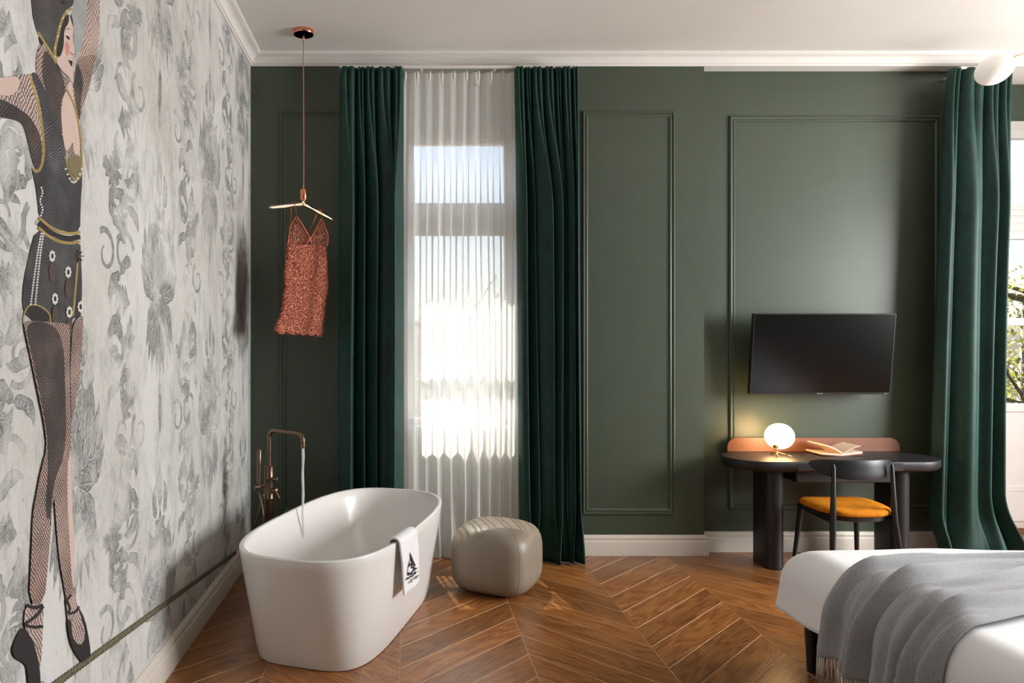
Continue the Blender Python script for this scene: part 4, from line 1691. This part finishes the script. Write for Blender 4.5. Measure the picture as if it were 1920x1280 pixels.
m = MB()
NT_, NP_ = 96, 48
rings = [[pouf_pt(2 * pi * i / NT_, -pi / 2 + .02 + (pi - .04) * j / NP_) for i in range(NT_)] for j in range(NP_ + 1)]
m.loft(rings, True, True)
m.build('cushion_body', M['leather'], pf, smooth='full')
for k in range(8):
    th = k * pi / 4
    m = MB()
    m.tube([pouf_pt(th, -1.25 + 2.2 * j / 40, 1.0) for j in range(41)], .0013, 6)
    m.build('seam', M['stitch'], pf, smooth='full')
m = MB()
p = pouf_pt(radians(187), -.75, 1.0)
e = (p - Vector((PC.x, PC.y, p.z))).normalized()
m.box(p.x - .012, p.x + .002, p.y - .02, p.y + .006, p.z - .005, p.z + .03)
m.build('maker_tab', M['black_metal'], pf)

# ------------------------------------------------------------------ desk
DKX, DKY = 2.995, 5.117
dk = thing('writing_desk', 'black pill-shaped writing desk with tan leather back rail', 'desk', (DKX, DKY, 0))


def pill(cx, cy, hx, hy, r, z, seg=12):
    out = []
    for sx_, sy_, a0 in ((1, 1, 0), (-1, 1, pi / 2), (-1, -1, pi), (1, -1, 3 * pi / 2)):
        for k in range(seg + 1):
            a = a0 + k / seg * pi / 2
            out.append((cx + sx_ * (hx - r) + r * cos(a), cy + sy_ * (hy - r) + r * sin(a), z))
    return out


m = MB()
prof = [(.055, .672), (.030, .677), (.012, .688), (.002, .704), (0, .716), (0, .742), (.002, .747), (.006, .750)]
m.loft([pill(DKX, DKY, .74 - i, .243 - i, .2429 - i, z, 16) for i, z in prof], True, True)
m.build('table_top', M['black_wood'], dk, smooth=35)
for lx in (2.548, 3.412):
    m = MB()
    m.loft([pill(lx, 5.075, .0625 - i, .135 - i, .0624 - i, z) for i, z in ((.004, 0), (0, .004), (0, .674))], True, True)
    m.build('leg', M['black_wood'], dk, smooth=35)
m = MB()
m.box(2.648, 3.357, DKY - .2445, DKY - .20, .690, .744, bev=.003)
dw = m.build('drawer', M['black_wood'], dk)
m = MB()
m.box(2.67, 3.335, DKY - .19, DKY + .17, .600, .680, bev=.006)
m.build('drawer_box', M['black_wood'], dk)
m = MB()
ux0, ux1, uy, uz0, uz1, ur = 2.385, 3.655, 5.352, .751, .850, .07
outl = [(ux0, uz0), (ux1, uz0)]
for k in range(9):
    a = k / 8 * pi / 2
    outl.append((ux1 - ur + ur * cos(a), uz1 - ur + ur * sin(a)))
for k in range(9):
    a = pi / 2 + k / 8 * pi / 2
    outl.append((ux0 + ur + ur * cos(a), uz1 - ur + ur * sin(a)))
m.loft([[(x, uy - .008, z) for x, z in outl], [(x, uy + .008, z) for x, z in outl]], True, True)
tag(m.build('back_rail', M['tan'], dk), 'tan leather rail along the back of the desk')

# ------------------------------------------------------------------ globe lamp on the desk
GLX, GLY, GLZ, GR = 2.668, 5.150, .888, .094
lp = thing('globe_lamp', 'small lit opal globe lamp on a thin brass foot on the desk', 'lamp', (GLX, GLY, .75))
m = MB()
m.lathe((GLX, GLY, GLZ), [(GR * sin(a) * 1.03, -GR * .96 * cos(a)) for a in [.05 + (pi - .1) * k / 24 for k in range(25)]], 40)
m.build('globe_shade', M['globe'], lp, smooth='full')
m = MB()
j0 = Vector((GLX - .036, GLY - .03, .779))
m.tube([(GLX - .062, GLY - .055, .812), j0], .0035, 8)
m.tube([j0, (GLX - .052, GLY - .075, .754)], .0042, 8)
m.tube([j0, (GLX + .055, GLY - .065, .754)], .0042, 8)
m.tube([j0, (GLX - .03, GLY + .06, .754)], .0042, 8)
m.build('foot', M['gold'], lp, smooth='full')
m = MB()
m.lathe((GLX - .052, GLY - .046, .822), [(.02, -.012), (.02, .004)], 20, (-.6, -.5, -.75))
m.build('socket_cap', M['gold'], lp, smooth=40)

# ------------------------------------------------------------------ open book
BKX, BKY, BKA = 3.098, 5.225, radians(2)
bk = thing('open_book', 'open paperback lying on the black desk beside the lamp', 'book', (BKX, BKY, .75))


def bp(x, y, z):
    return (BKX + x * cos(BKA) - y * sin(BKA), BKY + x * sin(BKA) + y * cos(BKA), .75 + z)


def leafsheet(mm, ang0, wid, th, lift_, y0, y1, droop=0.0, side=1):
    """a block of pages hinged on the spine"""
    n = 14
    lo, hi = [], []
    for k in range(n + 1):
        s = k / n
        x = side * wid * s * cos(ang0 * (1 - droop * s))
        z = wid * s * sin(ang0 * (1 - droop * s)) + lift_
        lo.append((x, z))
        hi.append((x, z + th * (1 - .15 * s)))
    out = lo + hi[::-1]
    mm.loft([[bp(x, y0, z) for x, z in out], [bp(x, y1, z) for x, z in out]], True, True)


m = MB()
leafsheet(m, .05, .150, .003, .000, -.103, .103, 0, -1)
leafsheet(m, .05, .150, .003, .000, -.103, .103, 0, 1)
m.build('cover', M['cover'], bk)
m = MB()
leafsheet(m, .07, .147, .010, .003, -.10, .10, 0, -1)
m.build('page_block', M['paper'], bk)
m = MB()
leafsheet(m, .10, .145, .016, .003, -.10, .10, 0, 1)
m.build('page_block', M['paper'], bk)
m = MB()
leafsheet(m, .62, .147, .012, .013, -.10, .10, .30, -1)
m.build('raised_pages', M['paper'], bk)
m = MB()
leafsheet(m, .55, .143, .004, .016, -.10, .10, .30, 1)
m.build('raised_pages', M['paper'], bk)

# ------------------------------------------------------------------ chair
CHX, CHY = 2.945, 4.84
ch = thing('dining_chair', 'black wooden chair with a mustard velvet seat at the desk', 'chair', (CHX, CHY, 0))
BL, BR_, FL, FR = (2.735, 4.63), (3.150, 4.63), (2.735, 5.045), (3.150, 5.045)
for (bx, by), tx, ty, zt_, r0, r1 in ((BL, 2.748, 4.635, .775, .013, .016), (BR_, 3.128, 4.645, .775, .013, .016), (FL, 2.755, 5.025, .440, .013, .018), (FR, 3.135, 5.025, .440, .013, .018)):
    m = MB()
    sxp = -.02 if bx < 2.9 else .035
    if zt_ > .5:
        m.tube([(bx + sxp, by - .03, 0), (lerp(bx, tx, .5), lerp(by, ty, .5), .42), (tx, ty, zt_ - .02), (tx, ty + .003, zt_)], [.0125, .0195, .011, .006], 18)
    else:
        m.tube([(bx + (-.015 if bx < 2.9 else .015), by + .02, 0), (tx, ty, zt_)], [.0125, .019], 18)
    m.build('leg', M['black_metal'], ch, smooth=40)
m = MB()


def seat_ring(k, z):
    out = []
    n = 3.2
    for j in range(64):
        t = 2 * pi * j / 64
        c, s = cos(t), sin(t)
        x = .236 * k * math.copysign(abs(c) ** (2 / n), c)
        y = .232 * k * math.copysign(abs(s) ** (2 / n), s)
        x *= 1 + .06 * (y / .23)
        out.append((CHX + x, CHY + .005 + y, z + .012 * (x / .236) ** 2))
    return out


m.loft([seat_ring(.93, .436), seat_ring(.985, .442), seat_ring(1.0, .456), seat_ring(.985, .470), seat_ring(.93, .478), seat_ring(.75, .482), seat_ring(.4, .483), seat_ring(.05, .483)], True, True)
m.build('seat', M['mustard'], ch, smooth='full')
m = MB()
m.loft([seat_ring(.86, .402), seat_ring(.90, .405), seat_ring(.93, .436)], True, True)
m.build('seat_frame', M['black_metal'], ch, smooth=40)
for sx_ in (-1, 1):
    m = MB()
    xx = CHX + sx_ * .197
    m.loft([[(xx - .011, 4.64, .395), (xx + .011, 4.64, .395), (xx + .011, 4.64, .445), (xx - .011, 4.64, .445)],
            [(xx - .011, 5.03, .410), (xx + .011, 5.03, .410), (xx + .011, 5.03, .437), (xx - .011, 5.03, .437)]], True, True)
    m.build('side_rail', M['black_metal'], ch)
m = MB()


def back_pt(u, v, off):
    a = (u - .5) * 2
    x = 2.925 + .272 * a
    y = 4.628 + .12 * abs(a) ** 2.2
    top = .800 - .004 * a * a
    bot = .676 + .050 * abs(a) ** 3
    e = sqrt(max(0, 1 - abs(a) ** 9))
    mid = (top + bot) / 2
    z = mid + (lerp(bot, top, v) - mid) * max(.15, e)
    return (x, y + off + .012 * (v - .5), z)


nu, nv = 48, 10
front = [[back_pt(i / nu, j / nv, -.009 + .004 * abs(j / nv * 2 - 1) ** 4) for i in range(nu + 1)] for j in range(nv + 1)]
rear = [[back_pt(i / nu, j / nv, .009 - .004 * abs(j / nv * 2 - 1) ** 4) for i in range(nu + 1)] for j in range(nv + 1)]
loop = []
for j in range(nv + 1):
    loop.append(front[j] + rear[j][::-1])
m.loft(loop, True, True)
m.build('backrest', M['black_metal'], ch, smooth=50)

# ------------------------------------------------------------------ television
tv = thing('television', 'wall-mounted flat black television above the desk', 'television', (3.01, 5.36, 1.47))
tb, tt = Vector((0, 5.25, 1.178)), Vector((0, 5.18, 1.758))
tu = (tt - tb).normalized()
tn = Vector((0, -tu.z, tu.y))
TX0, TX1, THT = 2.503, 3.517, (tt - tb).length


def tvp(x, h, d):
    p = tb + tu * h + tn * d
    return (x, p.y, p.z)


def tvbox(mm, x0, x1, h0, h1, d0, d1):
    vs = [tvp(x, h, d) for d in (d0, d1) for h in (h0, h1) for x in (x0, x1)]
    mm.add(vs, [(0, 2, 3, 1), (4, 5, 7, 6), (0, 1, 5, 4), (2, 6, 7, 3), (0, 4, 6, 2), (1, 3, 7, 5)])


m = MB()
tvbox(m, TX0, TX1, 0, THT, -.035, 0)
tvbox(m, TX0 + .12, TX1 - .12, -.004, THT * .55, -.065, -.03)
tvbox(m, TX0, TX1, 0, .014, 0, .004)
tvbox(m, TX0, TX1, THT - .005, THT, 0, .003)
tvbox(m, TX0, TX0 + .005, .014, THT - .005, 0, .003)
tvbox(m, TX1 - .005, TX1, .014, THT - .005, 0, .003)
m.build('housing', M['plastic'], tv)
m = MB()
tvbox(m, TX0 + .005, TX1 - .005, .014, THT - .005, -.001, .0012)
m.build('screen', M['screen'], tv)
m = MB()
m.box(2.86, 3.16, 5.33, YR, 1.28, 1.62)
m.box(2.90, 2.94, 5.24, 5.34, 1.30, 1.60)
m.box(3.08, 3.12, 5.24, 5.34, 1.30, 1.60)
m.build('wall_bracket', M['black_metal'], tv)


def text_mesh(name, body, size, mat, parent, x, h, d):
    cu_ = bpy.data.curves.new(name, 'FONT')
    cu_.body = body
    cu_.size = size
    cu_.align_x = 'CENTER'
    tmp = bpy.data.objects.new(name, cu_)
    COL.objects.link(tmp)
    dg = bpy.context.evaluated_depsgraph_get()
    me = bpy.data.meshes.new_from_object(tmp.evaluated_get(dg))
    bpy.data.objects.remove(tmp)
    mm = MB()
    mm.v = [tvp(x + v.co.x, h + v.co.y, d) for v in me.vertices]
    mm.f = [list(p_.vertices) for p_ in me.polygons]
    mm.m = [0] * len(mm.f)
    return mm.build(name, mat, parent, recalc=False)


text_mesh('maker_mark', 'Hisense', .013, M['logo'], tv, 3.01, .0025, .0045)
text_mesh('badge', 'QLED', .009, M['logo'], tv, 3.485, .004, .0045)

# ------------------------------------------------------------------ bed
BX0, BX1, BY0, BY1, BZ = 1.90, 4.00, 1.75, 3.50, .560
bed = thing('bed', 'upholstered bed on tapered black legs made up with white bedding', 'bed', (2.95, 2.82, 0))
m = MB()
m.box(BX0 + .03, BX1 - .02, BY0 + .04, BY1 - .06, .205, .30, bev=.02)
m.build('bed_frame', M['black_metal'], bed)
m = MB()
m.box(BX0 + .02, BX1 - .02, BY0 + .05, BY1 - .07, .302, .52, bev=.05)
m.build('mattress', M['linen'], bed, smooth=50)
for lx, ly in ((1.925, 3.425), (1.925, 1.85), (3.88, 3.425), (3.88, 1.85)):
    m = MB()
    m.lathe((lx, ly, 0), [(.016, 0), (.019, .003), (.031, .215)], 24)
    m.build('leg', M['black_metal'], bed, smooth=40)


def drape1(d, r):
    """distance past the edge line -> (outward, down)"""
    if d <= 0:
        return d, 0.0
    L_ = r * pi / 2
    if d < L_:
        a = d / r
        return r * sin(a), r * (1 - cos(a))
    return r, r + (d - L_)


def duvet_pt(u, v):
    R = .13
    ex0, ey1, ey0 = BX0 + .06, BY1 - .115, BY0 + .06
    sx_ = lerp(-.335, BX1 - ex0 - .01, u)
    sy_ = lerp(ey0 - .30, ey1 + .30, v)
    ox, dzx = drape1(-sx_, R)
    x = ex0 - ox
    if sy_ > ey1:
        oy, dzy = drape1(sy_ - ey1, R)
        y = ey1 + oy
    elif sy_ < ey0:
        oy, dzy = drape1(ey0 - sy_, R)
        y = ey0 - oy
    else:
        y, dzy = sy_, 0.0
    dz = max(dzx, dzy) + .06 * min(dzx, dzy)
    fl = min(1.0, dz / .3)
    # flare of the hanging edge and soft dents on top
    x -= .035 * fl * fl * (1 if dzx > 0 else 0) * (1 - .2 * (dzy > 0))
    if dzy > 0 and sy_ > ey1:
        y += .02 * fl * fl
        # cut the corner: cloth hangs in a rounded fold
        if dzx > 0:
            k = min(dzx, dzy) / .25
            x += .045 * k
            y -= .05 * k
    z = BZ - dz + .006 * sin(x * 5.1 + y * 2.3) * (1 - fl) + .0015 * sin(x * 13 - y * 9) * (1 - fl)
    z += .020 * sin((3.1 - y) * 4.2) * fl
    x += .006 * sin(y * 21) * fl
    return (x, y, max(.2, z))


m = MB()
m.grid(duvet_pt, 130, 120)
o = m.build('duvet', M['linen'], bed, smooth='full')
s_ = o.modifiers.new('t', 'SOLIDIFY')
s_.thickness = .022
s_.offset = -1 if False else 1.0
DUV = o

# grey throw across the foot end
th_ = thing('throw_blanket', 'grey wool throw with cream fringe draped over the foot of the bed', 'blanket', (2.3, 2.9, .3))


def foot_profile(s):
    """arc length s from x=3.6 towards the foot, over the edge and down; returns x,z"""
    R = .155
    ex0 = BX0 + .06
    flat = 3.75 - ex0
    if s < flat:
        return 3.75 - s, BZ + .030
    ox, dz = drape1(s - flat, R)
    fl = min(1, dz / .3)
    return ex0 - ox - .035 * fl * fl, BZ + .030 - dz


SLEN = 3.75 - (BX0 + .06) + .155 * pi / 2 + .170
NF = 7


def throw_raw(u, v):
    s = u * SLEN
    x, z = foot_profile(s)
    k = sstep(1.05, .0, SLEN - s)           # 0 far right, 1 at the hanging end
    k = sstep(SLEN - 1.15, SLEN - .15, s)
    yc = lerp(2.955, 2.735, k)
    half = lerp(.285, .305, k)
    w = v + .035 * sin(3.2 * s + 7 * v) + .02 * sin(6 * s + 15 * v)
    y = yc + half * (1 - 2 * v) + .018 * sin(s * 4 + v * 9)
    ph = 2 * pi * NF * w + .6 * sin(s * 2.1)
    edge = sstep(0, .07, v) * sstep(1, .93, v)
    f = ((.5 + .5 * cos(ph)) ** 1.5 * (.75 + .3 * sin(v * 13 + s)) + .22 * sin(ph * .53 + s * 2.5) + .10 * sin(ph * 2.3 + s * 5) + .30) * edge
    a = lerp(.042, .066, k)
    hang = sstep(SLEN - .42, SLEN - .15, s)
    # folds lift off the surface: upward on top, outward on the hanging part
    return Vector((x - a * f * hang, y, z + a * f * (1 - hang) + .009))


m = MB()
m.grid(lambda u, v: throw_raw(u, v), 150, 130)
o = m.build('wool_cloth', M['throw'], th_, smooth='full')
s_ = o.modifiers.new('t', 'SOLIDIFY')
s_.thickness = .005
s_.offset = 1.0
rf = random.Random(5)
m = MB()
for k in range(120):
    v = .004 + .992 * k / 119
    p = throw_raw(1.0, v)
    sway = rf.uniform(-.012, .012)
    ln = rf.uniform(.075, .10)
    pts = [p + Vector((-.003 + rf.uniform(-.003, .003), sway * q, .004 - ln * q)) for q in (0, .35, .7, 1.0)]
    m.tube(pts, [.0028, .0032, .0026, .0012], 5)
tag(m.build('fringe', M['fringe'], th_, smooth='full'), 'cream knotted fringe', kind='stuff')

# ------------------------------------------------------------------ ceiling lamp with opal globes
HLX, HLY, HLZ = 4.02, 4.02, 3.30
hl = thing('ceiling_lamp', 'brass ceiling lamp with tilted white opal globes at the top right', 'lamp', (HLX, HLY, ZC))
m = MB()
m.lathe((HLX, HLY, ZC), [(.06, 0), (.06, -.02), (.012, -.03)], 28)
m.build('ceiling_rose', M['gold'], hl, smooth=40)
m = MB()
m.tube([(HLX, HLY, ZC - .02), (HLX, HLY, HLZ - .02)], .008, 12)
m.build('stem', M['gold'], hl, smooth=True)
gl0 = Vector((3.258, 4.0, 3.060))
for k in range(3):
    rot = Matrix.Rotation(k * 2 * pi / 3, 3, 'Z')
    hub = Vector((HLX, HLY, HLZ))
    g = hub + rot @ (gl0 - hub)
    adir = (rot @ Vector((.80, .02, .50))).normalized()
    cap = g + adir * .098
    m = MB()
    m.tube([cap, cap + adir * .03, hub + (cap - hub) * .75 + Vector((0, 0, .02)), hub], [.006, .006, .0055, .0055], 10)
    m.build('arm', M['gold'], hl, smooth='full')
    m = MB()
    m.lathe(cap, [(.030, -.012), (.031, -.004), (.024, .006), (.010, .012), (.008, .028), (.006, .03)], 24, adir)
    m.build('globe_cap', M['gold'], hl, smooth=40)
    m = MB()
    m.lathe(g, [(.078 * sin(a), -.104 * cos(a)) for a in [.04 + (pi - .08) * j / 28 for j in range(29)]], 40, adir)
    m.build('globe_shade', M['opal'], hl, smooth='full')

# ------------------------------------------------------------------ trees outside
def tree(label, x, y, ztop, spread, seed, nleaf):
    r = random.Random(seed)
    t = thing('garden_tree', label, 'tree', (x, y, -4.0), 'trees outside the windows')
    mm = MB()
    mm.tube([(x, y, -4), (x + .05, y, -2), (x - .04, y + .05, -.5), (x, y, ztop - 1.2)], [.16, .13, .09, .03], 10)
    mm.build('trunk', M['bark'], t, smooth='full')
    tips = []
    for k in range(34):
        z0 = r.uniform(-2.4, ztop - 1.2)
        a = r.uniform(0, 2 * pi)
        ln = spread * r.uniform(.5, 1.05)
        p0 = Vector((x, y, z0))
        p1 = p0 + Vector((cos(a) * ln * .5, sin(a) * ln * .5, r.uniform(.1, .6)))
        p2 = p0 + Vector((cos(a) * ln, sin(a) * ln, r.uniform(.2, 1.2)))
        p2.z = min(p2.z, ztop - .15)
        b = MB()
        b.tube([p0, p1, p2], [.035, .02, .007], 6)
        b.build('branch', M['bark'], t, smooth='full')
        for q in range(5):
            tips.append(p0.lerp(p1, .5 + q * .1) if q < 2 else p1.lerp(p2, (q - 1) / 3.0))
    lf = MB()
    for k in range(nleaf):
        c = tips[r.randrange(len(tips))] + Vector((r.gauss(0, .20), r.gauss(0, .20), r.gauss(0, .18)))
        if c.z > ztop:
            continue
        s = r.uniform(.025, .05)
        n1 = Vector((r.gauss(0, 1), r.gauss(0, 1), r.gauss(0, 1))).normalized()
        n2 = n1.cross(Vector((r.gauss(0, 1), r.gauss(0, 1), r.gauss(0, 1)))).normalized()
        lf.add([c - n1 * s, c + n2 * s * .5, c + n1 * s, c - n2 * s * .5], [(0, 1, 2, 3)])
    tag(lf.build('foliage', M['leaf'], t, recalc=False), 'yellow-green spring leaves', kind='stuff')
    return t


tree('spring tree with yellow-green leaves seen through the balcony door', 9.6, 11.2, 3.55, 1.9, 3, 9000)
tree('pale leafy tree faintly seen through the sheer curtain', .75, 13.5, 3.0, 1.8, 8, 4000)
